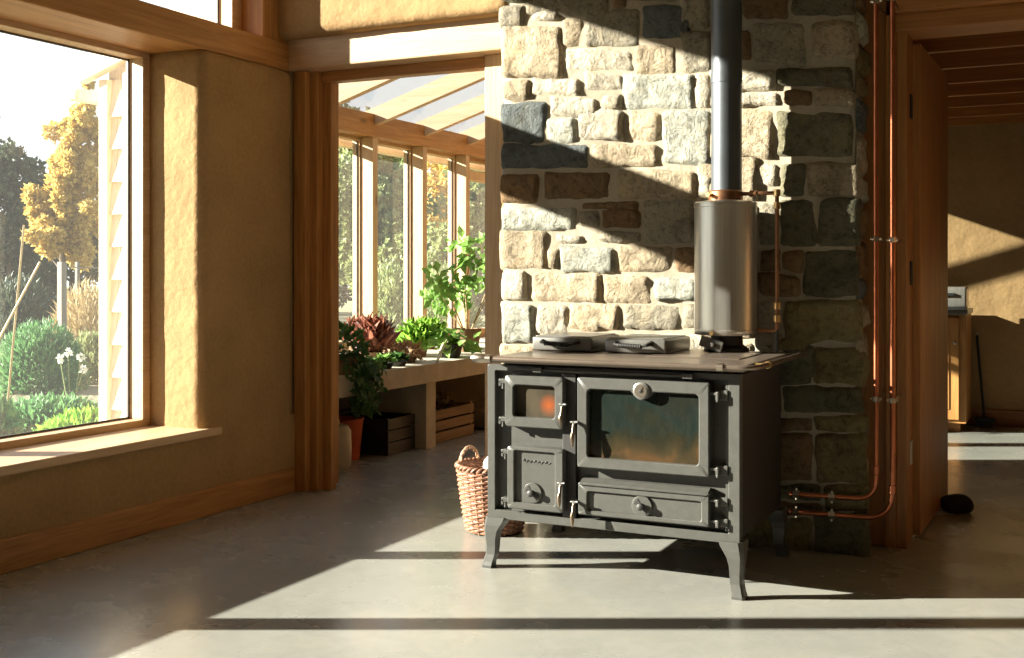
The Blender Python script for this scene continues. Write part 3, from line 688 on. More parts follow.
MB().lathe([(.07, zt0 + .012), (R_ - .012, zt0 + .006), (R_ - .004, zt0), (R_, zt0 + .006), (R_, zt0 + .022), (R_ - .002, zt0 + .024), (R_ - .002, zt1 - .026), (R_, zt1 - .024), (R_, zt1 - .006), (R_ - .006, zt1), (.075, zt1 + .008)], (tx, FLY, 0), 'z', 64).build('tank_body', 'steel', tk, True)
MB().lathe([(.0685, zt1 + .0), (.078, zt1 + .004), (.078, zt1 + .045), (.072, zt1 + .052), (.0685, zt1 + .052)], (tx, FLY, 0), 'z', 32).build('clamp_ring', 'aged_copper', tk, True)
MB().tube([(tx - .05, FLY - .062, zt1 + .03), (tx - .055, FLY - .092, zt1 + .03)], .010, 8).build('valve', 'brass', tk, True)
MB().tube([(tx - .02, FLY - R_ + .002, zt0 + .012), (tx - .02, FLY - R_ - .02, zt0 + .012)], .010, 8).build('drain_plug', 'brass', tk, True)
def bend(pts, r, n=6):
    """polyline with rounded corners"""
    P = [Vector(p) for p in pts]; out = [P[0]]
    for i in range(1, len(P) - 1):
        a = (P[i - 1] - P[i]).normalized(); c = (P[i + 1] - P[i]).normalized()
        rr = min(r, .45 * (P[i - 1] - P[i]).length, .45 * (P[i + 1] - P[i]).length)
        s, e_ = P[i] + a * rr, P[i] + c * rr
        for k in range(n + 1):
            t = k / n; out.append(s.lerp(P[i], t).lerp(P[i].lerp(e_, t), t))
    out.append(P[-1]); return out
px_ = aty(777, 250, FLY).x
lp = thing('tank_pipe', 'copper pipe looping down the side of the steel water tank', 'pipe', (px_, FLY, 1.0))
MB().tube(bend([(tx + .079, FLY, zt1 + .035), (px_, FLY, zt1 + .035), (px_, FLY, zt0 + .02), (tx + R_ + .001, FLY, zt0 + .02)], .02), .009, 10).build('pipe', 'aged_copper', lp, True)
for z, n in ((zt1 + .035, 0), (zt0 + .075, 1), (zt1 - .02, 0), (zt0 + .13, 1)):
    MB().lathe([(.010, z - .016), (.0155, z - .014), (.0155, z + .014), (.010, z + .016)], (px_, FLY, 0), 'z', 10 if n else 8).build('fitting', 'brass', lp, True)
MB().tube([(tx + .11, FLY, zt1 + .035), (tx + .14, FLY, zt1 + .035)], .015, 10).build('fitting', 'aged_copper', lp, True)
MB().tube([(px_, FLY, zt0 + .04), (px_, FLY, .905)], .008, 8).build('drain_pipe', 'iron_dark', lp, True)
# ---------------------------------------------------------------- heating pipes beside the doorway
def hpipe(xv, yv, zh, r_, clips, lab):
    t = thing('heating_pipe', lab, 'pipe', (xv, yv, zh), 'copper pipes beside the far doorway' if 0 else None)
    pts = bend([(-1.118, 5.15, zh), (-1.118, 5.108, zh), (xv, yv, zh + .004), (xv, yv, ZC - .01)], r_, 8)
    MB().tube(pts, .0108, 12).build('pipe', 'copper', t, True)
    for z in clips: 
        MB().lathe([(.013, z - .012), (.017, z - .010), (.017, z + .010), (.013, z + .012)], (xv, yv, 0), 'z', 6).tube([(xv - .024, yv + .0, z), (xv + .024, yv, z)], .0055, 6).tube([(xv, yv, z), (xv, yv + .27, z)], .004, 6).build('clip', 'chrome', t)
    for x in (-1.09, -.935):
        MB().tube([(x - .014, 5.110, zh), (x + .014, 5.110, zh)], .018, 6).tube([(x, 5.108, zh - .026), (x, 5.108, zh + .026)], .0045, 6).build('clip', 'chrome', t)
    MB().lathe([(.013, zh + .115), (.0165, zh + .117), (.0165, zh + .15), (.013, zh + .152)], (xv, yv, 0), 'z', 12).build('joint', 'copper', t, True)
hpipe(aty(876, 300, 5.118).x, 5.118, .262, .09, (zat(395, 5.09), zat(240, 5.09), zat(10, 5.09)), 'copper pipe nearest the stone, its foot bending left above the other pipe')
hpipe(aty(892.5, 300, 5.118).x, 5.118, .182, .12, (zat(396, 5.07), zat(241, 5.07), zat(8, 5.07)), 'copper pipe nearest the door, its foot bending left lowest to the floor')

# ================================================================ LOG BASKET
bc = Vector((-2.50, 4.905, 0))
bk = thing('wicker_basket', 'round woven wicker log basket on the floor beside the cooker', 'basket', bc)
def br_(z): return .130 + (.178 - .130) * (max(z, 0) / .30) ** .8
w = MB(); NS = 26
for row in range(27):
    z = .012 + row * .0112; pts = []
    for k in range(NS * 4 + 1):
        a = k * 2 * PI / (NS * 4); s = math.cos(k * PI / 4 * 1.0 * 1 + (row % 2) * PI)
        r = br_(z) + .0052 * s; pts.append((bc.x + r * math.cos(a), bc.y + r * math.sin(a), z + .0015 * math.sin(k * .9 + row)))
    w.tube(pts, .0062, 5, False)
w.build('weave', 'wicker', bk, True)
w = MB()
for k in range(NS):
    a = k * 2 * PI / NS
    w.tube([(bc.x + br_(z) * math.cos(a), bc.y + br_(z) * math.sin(a), z) for z in (.004, .06, .12, .18, .24, .30, .318)], .005, 5)
w.build('stakes', 'wicker_pale', bk, True)
for q in (0, 1):
    pts = []
    for k in range(NS * 5 + 1):
        a = k * 2 * PI / (NS * 5); ph = k * .95 + q * PI
        r = .181 + .007 * math.cos(ph); pts.append((bc.x + r * math.cos(a), bc.y + r * math.sin(a), .318 + .008 * math.sin(ph)))
    MB().tube(pts, .0075, 6, False).build('rim', 'wicker', bk, True)
MB().lathe([(.0001, .008), (.128, .008), (.128, .018), (.0001, .018)], bc, 'z', 24).build('base', 'wicker', bk)
for s in (math.radians(161), math.radians(-19)):
    c = Vector((math.cos(s), math.sin(s), 0)); tn = Vector((-c.y, c.x, 0)); w = MB()
    for q in (0, 1):
        pts = []
        for k in range(33):
            t = PI * k / 32; ph = k * .8 + q * PI
            p = bc + c * (.179 + .006 * math.cos(ph)) + tn * (.062 * math.cos(t)) + Vector((0, 0, .30 + (.085 + .005 * math.sin(ph)) * math.sin(t)))
            pts.append(p)
        w.tube(pts, .0065, 6)
    w.build('handle', 'wicker_pale', bk, True)
# folded cloth inside
b = bmesh.new(); bmesh.ops.create_icosphere(b, subdivisions=4, radius=1)
for v in b.verts:
    n = noise.noise(v.co * 1.6) * .25 + noise.noise(v.co * 4) * .12
    v.co = Vector((bc.x + .05 + v.co.x * (.095 + .05 * n), bc.y + v.co.y * (.10 + .05 * n), .305 + v.co.z * (.085 + .05 * n)))
cl = MB(); cl._add(b); cl = cl.build('white_cloth', 'cloth', None, True)
tag(cl, 'crumpled white cloth stuffed in the wicker basket', 'cloth')

# ================================================================ PLANTS
def leaves(mb, pts, size, rng, flat=.0, aspect=.5, curl=.25, updir=None):
    """pts: list of (position, outward direction)"""
    b = mb.bm
    for p, dr in pts:
        d = Vector(dr) + Vector((rng.uniform(-.5, .5), rng.uniform(-.5, .5), rng.uniform(-.4, .4)))
        if d.length < .01: d = Vector((0, 0, 1))
        d.normalize(); L = size * rng.uniform(.6, 1.3)
        sd = d.cross(Vector((rng.uniform(-1, 1), rng.uniform(-1, 1), rng.uniform(-.2, 1)))); 
        if sd.length < .01: continue
        sd.normalize(); nn = d.cross(sd).normalized(); W = L * aspect * .5
        p = Vector(p)
        a0 = b.verts.new(p); m1 = b.verts.new(p + d * L * .45 + nn * L * curl * .4)
        l1 = b.verts.new(p + d * L * .4 + sd * W + nn * L * curl * .15); r1 = b.verts.new(p + d * L * .4 - sd * W + nn * L * curl * .15)
        t = b.verts.new(p + d * L - nn * L * curl * .5)
        b.faces.new((a0, r1, m1)); b.faces.new((a0, m1, l1)); b.faces.new((m1, r1, t)); b.faces.new((m1, t, l1))
def ball(c, r, n, rng, shell=.5):
    out = []
    for _ in range(n):
        v = Vector((rng.gauss(0, 1), rng.gauss(0, 1), rng.gauss(0, 1))).normalized(); k = rng.uniform(shell, 1) ** .6
        out.append((Vector(c) + Vector((v.x * r[0], v.y * r[1], v.z * r[2])) * k, v))
    return out
def rosette(mb, c, R, H, n, rng, frill=.012, rows=8, cols=11, width=.8):
    """lettuce-like head of frilled curved leaves"""
    b = mb.bm
    for q in range(n):
        a = q * 2.399 + rng.uniform(-.2, .2); f = (q + .5) / n      # inner to outer
        out = Vector((math.cos(a), math.sin(a), 0)); sd = Vector((-out.y, out.x, 0)); L = .6 + .4 * f
        G = []
        for i in range(rows + 1):
            t = i / rows; row = []
            reach = R * (.15 + .85 * f) * (t ** 1.1); up = H * (1 - .55 * f) * math.sin(min(1, t * 1.0) * PI * .5) - .25 * H * f * t * t * t
            w = R * width * (.25 + .75 * math.sin(min(t * 1.1, 1) * PI * .55))
            for j in range(cols + 1):
                s = 2 * j / cols - 1
                fr = frill * (abs(s) ** 2 + t ** 3) * math.sin(j * 1.9 + i * 1.1 + q) * 1.3 + rng.uniform(-1, 1) * frill * .4 * t
                row.append(b.verts.new(Vector(c) + out * (reach - abs(s) ** 2 * w * .25 + fr) + sd * s * w * .6 + Vector((0, 0, up + fr + abs(s) * w * .15))))
            G.append(row)
        for i in range(rows):
            for j in range(cols):
                fa = b.faces.new((G[i][j], G[i][j + 1], G[i + 1][j + 1], G[i + 1][j])); fa.smooth = True
rg = random.Random(11)
BT = .608
def on_bench(u, v, z=BT):
    a = (u - 512) / FPX; bb = (273 - v) / FPX; t = (z - CAMH) / bb
    return Vector((t * (FW[0] + a * RT[0]), t * (FW[1] + a * RT[1]), z))
# red lettuce
def potted(name, lab, cat, loc, potr, poth, potmat='terracotta'):
    t = thing(name, lab, cat, loc)
    MB().lathe([(potr * .72, 0), (potr, poth), (potr * 1.08, poth), (potr * 1.08, poth * .85)][:3] + [(potr * .95, poth), (potr * .92, poth * .85), (.0001, poth * .85)], loc, 'z', 24).build('pot', potmat, t, True)
    MB().lathe([(.0001, poth * .9), (potr * .93, poth * .88)], loc, 'z', 16).build('soil', 'soil', t)
    return t
p = on_bench(373, 363); t = potted('red_lettuce', 'curly red leaved lettuce in the middle of the bench corner', 'lettuce plant', p, .07, .08)
t['label'] = 'curly red leaf lettuce beside the dark trailing plant'
m_ = MB(); rosette(m_, p + Vector((0, 0, .08)), .17, .22, 26, rg, .034); m_.build('leaves', 'leaf_red', t)
p = on_bench(357, 356); t = potted('red_lettuce', 'smaller red lettuce close to the glass behind the large red one', 'lettuce plant', p, .07, .08)
m_ = MB(); rosette(m_, p + Vector((0, 0, .10)), .15, .18, 16, rg, .02); m_.build('leaves', 'leaf_red', t)
# bright green lettuce
p = on_bench(418, 357); t = potted('green_lettuce', 'bright green frilly lettuce beside the tall pepper plant', 'lettuce plant', p, .08, .09)
m_ = MB(); rosette(m_, p + Vector((0, 0, .08)), .19, .17, 30, rg, .026); m_.build('leaves', 'leaf_bright', t)
p = on_bench(428, 349); t = potted('green_lettuce', 'second bright green lettuce nearer the glass behind the frilly one', 'lettuce plant', p, .08, .09)
m_ = MB(); rosette(m_, p + Vector((0, 0, .08)), .19, .15, 24, rg, .026); m_.build('leaves', 'leaf_bright', t)
# bronze seedlings
for k, (x, y, lab) in enumerate(((*on_bench(392, 361)[:2], 'low bronze leaved seedlings between the red and the green lettuce'), (*on_bench(408, 362)[:2], 'clump of bronze seedlings in front of the bright green lettuce'), (*on_bench(397, 355)[:2], 'bronze seedlings farther back behind the low clumps'))):
    t = thing('seedling_pot', lab, 'seedlings', (x, y, BT)); MB().lathe([(.05, 0), (.07, .05), (.06, .05), (.0001, .045)], (x, y, BT), 'z', 16).build('pot', 'terracotta', t)
    m_ = MB(); leaves(m_, ball((x, y, BT + .075), (.10, .10, .05), 150, rg, .2), .05, rg, 0, .5); m_.build('leaves', 'leaf_brown', t)
# low dark succulents at the bench edge
for k, (x, y, lab) in enumerate(((*on_bench(367, 371)[:2], 'squat dark green plant at the bench edge beside the trailing plant'), (*on_bench(383, 368.5)[:2], 'squat green plant in the middle of the bench edge'), (*on_bench(397, 366)[:2], 'squat dark plant at the bench edge under the bronze seedlings'))):
    t = thing('low_plant', lab, 'potted plant', (x, y, BT)); MB().lathe([(.055, 0), (.075, .035), (.065, .035), (.0001, .03)], (x, y, BT), 'z', 16).build('saucer', 'iron_dark', t)
    m_ = MB(); rosette(m_, (x, y, BT + .025), .09, .06, 18, rg, .01, 4, 3); m_.build('leaves', 'leaf_green' if k != 2 else 'leaf_dark', t)
# pepper plant
p = on_bench(467, 351.5); t = potted('pepper_plant', 'tall leafy green pepper plant in a brown clay pot', 'potted plant', p, .12, .19)
m_ = MB()
stems = []
for k in range(6):
    a = k * 1.1; top = p + Vector((.28 * math.cos(a), .42 * math.sin(a), .50 + .42 * rg.random()))
    base = p + Vector((.03 * math.cos(a), .03 * math.sin(a), .16)); mid = base.lerp(top, .5) + Vector((rg.uniform(-.04, .04), rg.uniform(-.04, .04), .03))
    m_.tube([base, mid, top], [.006, .005, .003], 5); stems.append((mid, top))
m_.build('stem', 'straw', t, True)
m_ = MB(); L = []
for mid, top in stems:
    for k in range(46):
        q = mid.lerp(top, rg.uniform(.0, 1.1)) + Vector((rg.uniform(-.10, .10), rg.uniform(-.10, .10), rg.uniform(-.06, .06))); L.append((q, (rg.uniform(-.6, .6), rg.uniform(-.6, .6), -.55)))
for k in range(36): L.append((p + Vector((rg.uniform(-.16, .16), rg.uniform(-.2, .2), rg.uniform(.8, .93))), (rg.uniform(-.6, .6), rg.uniform(-.6, .6), -.1)))
leaves(m_, L, .105, rg, 0, .55, .2); m_.build('leaves', 'leaf_green', t)
# courgette-like plant with dark pot beside
p = on_bench(451, 357.5); t = potted('broad_leaf_plant', 'pale green broad leaved plant at the foot of the pepper plant', 'potted plant', p, .09, .10, 'iron_dark')
m_ = MB(); leaves(m_, [(p + Vector((rg.uniform(-.12, .12), rg.uniform(-.14, .16), rg.uniform(.06, .22))), (rg.uniform(-.6, .6), rg.uniform(-.6, .6), -.3)) for _ in range(46)], .13, rg, 0, .6, .3); m_.build('leaves', 'leaf_green', t)
pg = MB().tube([on_bench(437, 363) + Vector((0, 0, .01)), on_bench(441, 360) + Vector((0, 0, .07)), on_bench(446, 358) + Vector((0, 0, .14))], [.008, .014, .016], 10).build('marrow', 'canister', None, True)
tag(pg, 'slim pale marrow leaning by the broad leaved plant', 'vegetable')
# trailing plant
p = on_bench(344, 374); t = potted('trailing_plant', 'dark green trailing plant spilling over the bench end', 'potted plant', p, .10, .12)
m_ = MB(); L = ball(p + Vector((0, 0, .17)), (.13, .15, .13), 330, rg, .2)
for k in range(330):
    s = rg.random(); L.append((Vector((-4.02 + rg.uniform(-.05, .05), 6.06 + rg.uniform(-.20, .20) * (1 - s * .6) + .02, BT + .08 - s * .32)), (rg.uniform(-.2, .6), rg.uniform(-.4, .4), -.7)))
leaves(m_, L, .055, rg, 0, .6); m_.build('leaves', 'leaf_dark', t)
m_ = MB()
for k in range(7):
    y = 5.95 + k * .035; m_.tube([(p.x + .05, y, BT + .13), (-4.03, y + .01, BT + .10), (-4.015, y + .015, BT - .05), (-4.02, y + .02, BT - .12 - .03 * (k % 3))], .003, 4)
for k in range(3): m_.tube([(p.x, p.y, BT + .2), (p.x + .02 * k, p.y + .05, BT + .33 + .02 * k)], .003, 4)
m_.build('stem', 'leaf_dark', t)
# things under the bench
cx, cy = -4.22, 6.02
cn = thing('canister', 'cream rounded canister under the near end of the bench', 'canister', (cx, cy, 0))
MB().lathe([(.001, 0), (.095, 0), (.108, .02), (.112, .12), (.108, .24), (.085, .275), (.05, .285), (.0001, .285)], (cx, cy, 0), 'z', 28).build('body', 'canister', cn, True)
MB().lathe([(.035, .283), (.035, .31), (.0001, .312)], (cx, cy, 0), 'z', 16).build('cap', 'canister', cn, True)
ho = thing('rubber_bucket', 'orange rubber bucket between the cream canister and black crate', 'bucket', (-4.38, 6.37, 0))
MB().lathe([(.10, 0), (.125, .26), (.132, .262), (.132, .272), (.118, .272), (.096, .012), (.0001, .012)], (-4.38, 6.37, 0), 'z', 24).build('bucket_body', 'orange', ho, True)
MB().tube([(-4.38 + .125 * math.cos(a), 6.37 + .125 * math.sin(a), .27 + .05 * math.sin(a)) for a in [k * PI / 10 for k in range(11)]], .005, 6).build('handle', 'iron_dark', ho)
def crate(x0, x1, y0, y1, z1, mat, name, lab, rows, slat):
    t = thing(name, lab, 'crate', ((x0 + x1) / 2, (y0 + y1) / 2, 0)); h = z1 / rows; th = .012
    a = MB()
    for r in range(rows):
        za, zb = .012 + r * h, .012 + r * h + h * slat
        a.box(x0, x1, y0, y0 + th, za, zb, .002).box(x0, x1, y1 - th, y1, za, zb, .002).box(x1 - th, x1, y0, y1, za, zb, .002).box(x0, x0 + th, y0, y1, za, zb, .002)
    a.build('slats', mat, t)
    for x in (x0 + .015, x1 - .04):
        for y in (y0 + .015, y1 - .04): MB().box(x, x + .025, y, y + .025, 0, z1 + .012).build('corner_batten', mat, t)
    MB().box(x0 + .01, x1 - .01, y0 + .01, y1 - .01, .002, .014).build('base', mat, t)
    return t
crate(-4.62, -4.16, 6.56, 6.92, .245, 'black_plastic', 'plastic_crate', 'black plastic crate under the near bay of the bench', 3, .92)
crate(-4.62, -4.14, 7.13, 7.78, .245, 'crate_wood', 'wooden_crate', 'slatted wooden crate under the bench beside the pier', 3, .82)
sk = MB(); leaves(sk, ball((-4.38, 7.45, .26), (.18, .27, .07), 260, rg, 0), .05, rg); sk = sk.build('kindling_heap', 'bark'); tag(sk, 'dark heap of bark and twigs filling the wooden crate', 'kindling', None, 'stuff')
bx = thing('log_stub', 'short round log under the bench behind the wooden crate', 'log', (-4.2, 8.15, 0))
MB().tube([(-4.3, 8.02, .11), (-4.12, 8.1, .11)], .11, 16).build('bark', 'bark', bx, True)
MB().tube([(-4.12, 8.1, .11), (-4.117, 8.101, .11)], .10, 16).build('cut_face', 'weathered', bx, True)

# ================================================================ FAR ROOM THINGS
cb = thing('base_cabinet', 'pale wooden cabinet against the far wall', 'cabinet', (-1.2, 9.75, 0))
MB().box(-1.75, -.715, 9.52, 10.04, .07, .925, .004).build('body', 'wood_z', cb)
MB().box(-1.72, -.76, 9.56, 10.02, 0, .07).build('plinth', 'redwood_x', cb)
for x0, x1 in ((-1.74, -1.24), (-1.23, -.765)):
    d = MB().box(x0, x1, 9.495, 9.52, .10, .90, .004).build('door', 'wood_z', cb)
    MB().box(x0 + .07, x1 - .07, 9.488, 9.497, .18, .82, .003).build('panel', 'wood_z', d)
    MB().sphere((x1 - .03, 9.482, .70), .013, 10).build('knob', 'chrome', d, True)
wt = MB().box(-1.78, -.70, 9.47, 10.04, .925, .965, .004).build('worktop', 'lid'); tag(wt, 'grey metal worktop on the far wooden cabinet', 'worktop')
to = thing('toaster', 'boxy stainless steel toaster with black lever on the far worktop', 'toaster', (-.83, 9.68, .965))
MB().box(-1.02, -.715, 9.58, 9.80, .975, 1.14, .018, 3).build('body', 'steel', to, True)
MB().box(-1.01, -.725, 9.59, 9.79, .965, .976).build('base', 'black_plastic', to)
MB().box(-.93, -.80, 9.555, 9.582, 1.068, 1.092, .005).build('lever', 'black_plastic', to)
MB().box(-.97, -.76, 9.64, 9.66, 1.135, 1.1415).box(-.97, -.76, 9.71, 9.73, 1.135, 1.1415).build('slots', 'black_plastic', to)
bmm = thing('broom', 'black broom leaning on the far wall beside the cabinet', 'broom', (-.62, 9.93, 0))
MB().tube([(-.61, 9.96, .06), (-.675, 10.09, .74)], .011, 8).build('pole', 'iron_dark', bmm, True)
MB().sphere((-.675, 10.09, .745), .014, 8).build('cap', 'chrome', bmm, True)
MB().box(-.69, -.53, 9.93, 9.99, .045, .075, .008).box(-.68, -.54, 9.935, 9.985, 0, .05).build('brush', 'black_plastic', bmm)
b = bmesh.new(); bmesh.ops.create_icosphere(b, subdivisions=4, radius=1)
c0 = on_bench(957, 512, 0)
for v in b.verts:
    n = noise.noise(v.co * 1.3 + Vector((3, 0, 0))) * .12
    v.co = Vector((c0.x + v.co.x * (.085 + .08 * n), c0.y + v.co.y * .085, max(.0, .042 + v.co.z * (.052 + .05 * n))))
ds = MB(); ds._add(b); ds = ds.build('door_stop', 'brown_felt', None, True); tag(ds, 'dark brown rounded door stop on the floor by the open door', 'door stop')

# ================================================================ GARDEN
gd = MB(); gd.box(-90, 60, -40, 90, -.5, -.15)
gd = struct(gd, 'ground', 'ground', 'garden soil and grass outside the windows', 'ground')
rg = random.Random(5)
def tree(name, lab, cat, u, d, balls, leaf, n, size, trunk=.12, group=None):
    base = away(u, d, -.15); t = thing(name, lab, cat, base, group)
    top = base + Vector((0, 0, zat(balls[0][1], d) + .15))
    m = MB(); m.tube([base, base.lerp(top, .4) + Vector((rg.uniform(-.1, .1), 0, 0)), top], [trunk, trunk * .7, trunk * .25], 8)
    for q in range(9):
        s = base.lerp(top, rg.uniform(.3, .9)); a = rg.uniform(0, 2 * PI); bl = balls[q % len(balls)]; r = bl[2] * d / FPX
        m.tube([s, s + Vector((math.cos(a) * r * .5, math.sin(a) * r * .5, r * .4)), s + Vector((math.cos(a) * r, math.sin(a) * r, r * .7))], [trunk * .4, trunk * .22, .01], 5)
    m.build('trunk', 'bark', t, True)
    m = MB(); tot = sum(b_[2] * b_[3] for b_ in balls)
    for (bu, bv, ru, rv) in balls:
        c = away(bu, d, zat(bv, d)); R0 = ru * d / FPX; RZ = rv * d / FPX
        clumps = [c + Vector((rg.gauss(0, .48) * R0, rg.gauss(0, .48) * R0, rg.gauss(0, .48) * RZ)) for _ in range(max(8, int(60 * ru * rv / tot) + 8))]
        k = int(n * ru * rv / tot / len(clumps))
        for cc in clumps: leaves(m, ball(cc, (R0 * .24, R0 * .24, RZ * .2), k, rg, .1), size, rg, 0, .7)
    m.build('foliage', leaf, t)
tree('autumn_tree', 'tree with yellow and orange autumn leaves in the garden', 'tree', 62, 30, [(64, 180, 26, 40), (50, 212, 26, 34), (84, 185, 20, 60), (70, 240, 36, 30), (88, 115, 14, 28), (74, 142, 18, 22)], 'leaf_autumn', 17000, .15)
tree('evergreen_tree', 'dark green tree at the edge of the big window', 'tree', 8, 32, [(5, 200, 36, 55), (-25, 195, 40, 70), (26, 235, 30, 60), (34, 190, 16, 30)], 'leaf_ever', 12000, .17)
tree('evergreen_tree', 'dark evergreen filling in behind the autumn tree', 'tree', 70, 38, [(60, 255, 60, 50), (110, 240, 50, 60), (10, 265, 50, 40)], 'leaf_ever', 14000, .2)
tree('olive_tree', 'pale green tree outside the first sunroom pane', 'tree', 322, 25, [(330, 190, 40, 90), (350, 150, 30, 60)], 'leaf_olive', 9000, .15)
tree('olive_tree', 'airy green tree outside the second sunroom pane', 'tree', 395, 27, [(392, 200, 34, 75), (400, 250, 40, 50)], 'leaf_olive', 9000, .15)
tree('autumn_tree', 'yellow leaved tree outside the far sunroom panes', 'tree', 445, 30, [(440, 215, 30, 60), (475, 230, 34, 60)], 'leaf_autumn', 8000, .17)
tree('evergreen_tree', 'dark evergreen behind the trees outside the sunroom', 'tree', 400, 40, [(340, 260, 50, 60), (410, 250, 60, 60), (480, 245, 50, 60)], 'leaf_ever', 15000, .22)
tree('olive_tree', 'tall green tree beyond the sunroom glass roof', 'tree', 470, 24, [(478, 190, 26, 50), (455, 260, 34, 36)], 'leaf_olive', 7000, .14)
tree('evergreen_tree', 'broad evergreen standing apart, farthest from the shingled wall', 'tree', -110, 34, [(-100, 215, 60, 60), (-160, 225, 60, 55), (-60, 235, 40, 50)], 'leaf_ever', 7000, .24)
tree('autumn_tree', 'wide yellow tree past the broad evergreen, far from the shingled wall', 'tree', -260, 32, [(-250, 200, 50, 60), (-300, 220, 60, 55)], 'leaf_autumn', 6000, .24)
def bush(name, lab, cat, u, d, ru, h, leaf, n, size, aspect=.5, kind=None, z0=-.15, ry=None):
    c = away(u, d, z0); r = ru * d / FPX
    m = MB(); L = []
    for _ in range(n):
        v = Vector((rg.gauss(0, 1), rg.gauss(0, 1), abs(rg.gauss(0, 1)))).normalized(); k = rg.uniform(.5, 1)
        L.append((c + Vector((v.x * r * k, v.y * (ry or r) * k, v.z * h * k)), (v.x, v.y, v.z + .4)))
    leaves(m, L, size, rg, 0, aspect); o = m.build(name, leaf); tag(o, lab, cat, None, kind); return o
M['leaf_fennel'] = leafm('feathery_leaf', (.07, .20, .07), (.20, .38, .14), .35)
bush('green_bush', 'feathery rounded green bush in the garden bed', 'bush', 40, 13.5, 44, .80, 'leaf_fennel', 6000, .10, .25)
bush('green_bush', 'darker low bush between the feathery bush and the shingled wall', 'bush', 92, 14.5, 26, .62, 'leaf_olive', 3000, .10, .3)
bush('brown_shrub', 'dry brown shrub tangle under the autumn tree', 'bush', 88, 20, 34, 1.15, 'straw', 3000, .22, .06)
bush('brown_shrub', 'dark shrub tangle behind the garden posts', 'bush', 20, 21, 44, 1.3, 'leaf_ever', 5000, .16, .3)
bush('leafy_plants', 'leafy green vegetable bed below the window', 'vegetable bed', 85, 9.0, 42, .24, 'leaf_bright', 2600, .11, .5, 'stuff')
bush('leafy_plants', 'pale green leafy bed nearer the fennel-like bush', 'vegetable bed', 50, 10.4, 50, .22, 'leaf_fennel', 2200, .10, .5, 'stuff')
bush('leafy_plants', 'green leaves at the left edge of the garden bed', 'vegetable bed', -10, 9.2, 24, .34, 'leaf_fennel', 900, .13, .5, 'stuff')
tree('olive_tree', 'light green tree close outside the first and second sunroom panes', 'tree', 372, 19, [(352, 210, 26, 60), (385, 225, 26, 60), (370, 160, 30, 30)], 'leaf_olive', 9000, .12)
bush('green_bush', 'green bush outside below the second sunroom pane', 'bush', 390, 18, 26, 1.6, 'leaf_grass', 2500, .16, .3)
bush('green_bush', 'green bush outside below the far sunroom panes', 'bush', 445, 17, 36, 1.5, 'leaf_grass', 3000, .16, .3)
for u, d, v0, r, lab in ((62, 19, 262, .055, 'thick weathered garden post beyond the feathery bush'), (77.5, 22, 262, .035, 'thin weathered garden post beside the thick one')):
    c = away(u, d, -.2); p = MB().box(c.x - r, c.x + r, c.y - r, c.y + r, -.2, zat(v0, d), .008).build('garden_post', 'weathered'); tag(p, lab, 'post')
a, b_ = away(64, 20, zat(267, 20)), away(100, 22, zat(268, 22)); wr = MB().tube([a, b_], .012, 6).build('fence_wire', 'weathered'); tag(wr, 'thin rail running from the garden posts to the shingled wall', 'rail')
a, b_ = away(-40, 12, -.16), away(40, 12, zat(262, 12)); cn = MB().tube([a, a.lerp(b_, .5) + Vector((0, 0, -.03)), b_], .013, 6).build('bamboo_cane', 'straw'); tag(cn, 'pale bamboo cane slanting over the feathery bush', 'cane')
a, b_ = away(8, 12.5, -.15), away(24, 12.5, zat(225, 12.5)); cn = MB().tube([a, b_], .012, 6).build('bamboo_cane', 'straw'); tag(cn, 'nearly upright bamboo cane behind the slanting one', 'cane')
fl = thing('white_flower', 'white flower stem in the garden bed beside the shingled wall', 'flower', away(70, 11, -.15))
m_ = MB(); hs = [(68, 352), (81, 357), (83, 370), (60, 358)]
for u, v in hs: m_.tube([away(71, 11, -.15), away((u + 71) / 2, 11, .1), away(u, 11, zat(v, 11))], .006, 5)
m_.build('stem', 'leaf_grass', fl)
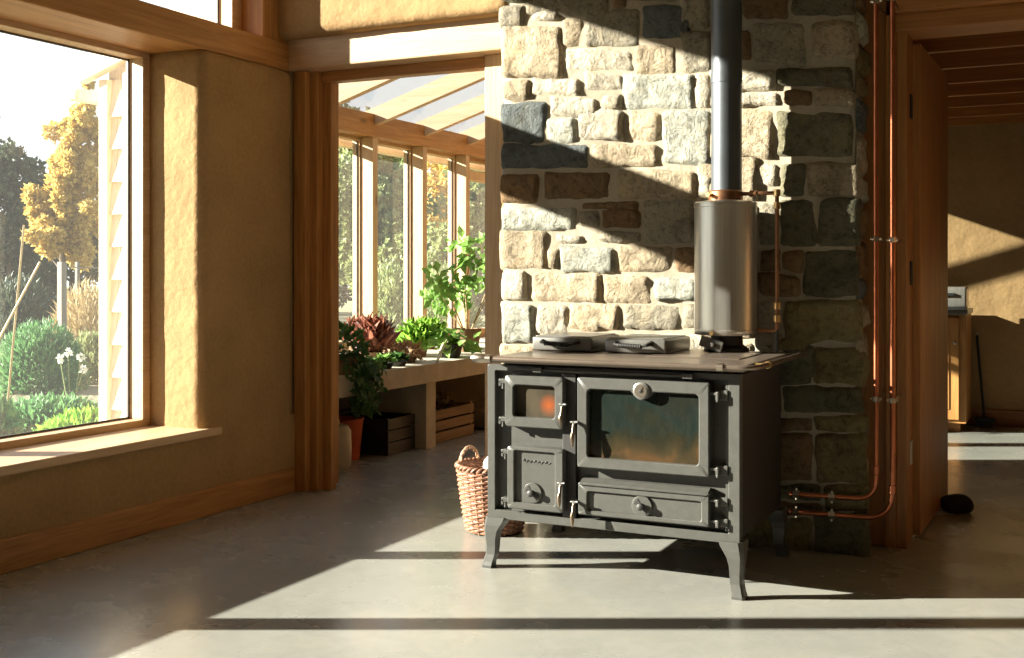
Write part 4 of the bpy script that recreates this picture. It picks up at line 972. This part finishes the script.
for u, v in hs:
    m_ = MB(); leaves(m_, ball(away(u, 11, zat(v, 11)), (.022, .022, .022), 26, rg, .1), .035, rg, 0, .8); m_.build('petals', 'petal', fl)

# ================================================================ LIGHT
AZ, EL = math.radians(26.3), math.atan(.385 * math.cos(math.radians(26.3)))
sd = Vector((math.cos(AZ) * math.cos(EL), math.sin(AZ) * math.cos(EL), -math.sin(EL)))
L = bpy.data.lights.new('sun', 'SUN'); L.energy = 29.0; L.angle = math.radians(.6); L.color = (1, .93, .82)
o = bpy.data.objects.new('sun', L); C.objects.link(o); o.rotation_euler = sd.to_track_quat('-Z', 'Y').to_euler(); o.location = (-12, -4, 8)
W = bpy.data.worlds.new('sky'); bpy.context.scene.world = W; W.use_nodes = True; nt = W.node_tree
bg = nt.nodes['Background']; tc = nt.nodes.new('ShaderNodeTexCoord'); sp = nt.nodes.new('ShaderNodeSeparateXYZ'); nt.links.new(tc.outputs['Generated'], sp.inputs[0])
cr = ramp(nt, sp.outputs['Z'], [(0, (.98, .98, .96)), (.17, (.92, .95, .98)), (.36, (.66, .74, .84)), (.95, (.42, .55, .76))]); nt.links.new(cr, bg.inputs['Color']); bg.inputs['Strength'].default_value = 1.6

cd = bpy.data.cameras.new('camera'); cd.sensor_width = 36; cd.lens = FPX / 1024 * 36; cd.shift_y = -(329 - 273) / 1024; cd.clip_end = 400
co = bpy.data.objects.new('camera', cd); C.objects.link(co); co.location = (0, 0, CAMH); co.rotation_euler = (PI / 2, 0, TH)
sc = bpy.context.scene; sc.camera = co
sc.view_settings.view_transform = 'Standard'; sc.view_settings.look = 'None'; sc.view_settings.exposure = .12; sc.view_settings.gamma = 1; sc.view_settings.use_curve_mapping = False
cy = sc.cycles; cy.max_bounces = 12; cy.diffuse_bounces = 7; cy.glossy_bounces = 4; cy.transparent_max_bounces = 24; cy.use_denoising = True; cy.sample_clamp_indirect = 6; cy.caustics_reflective = False; cy.caustics_refractive = False
try: cy.denoiser = 'OPENIMAGEDENOISE'
except Exception: pass
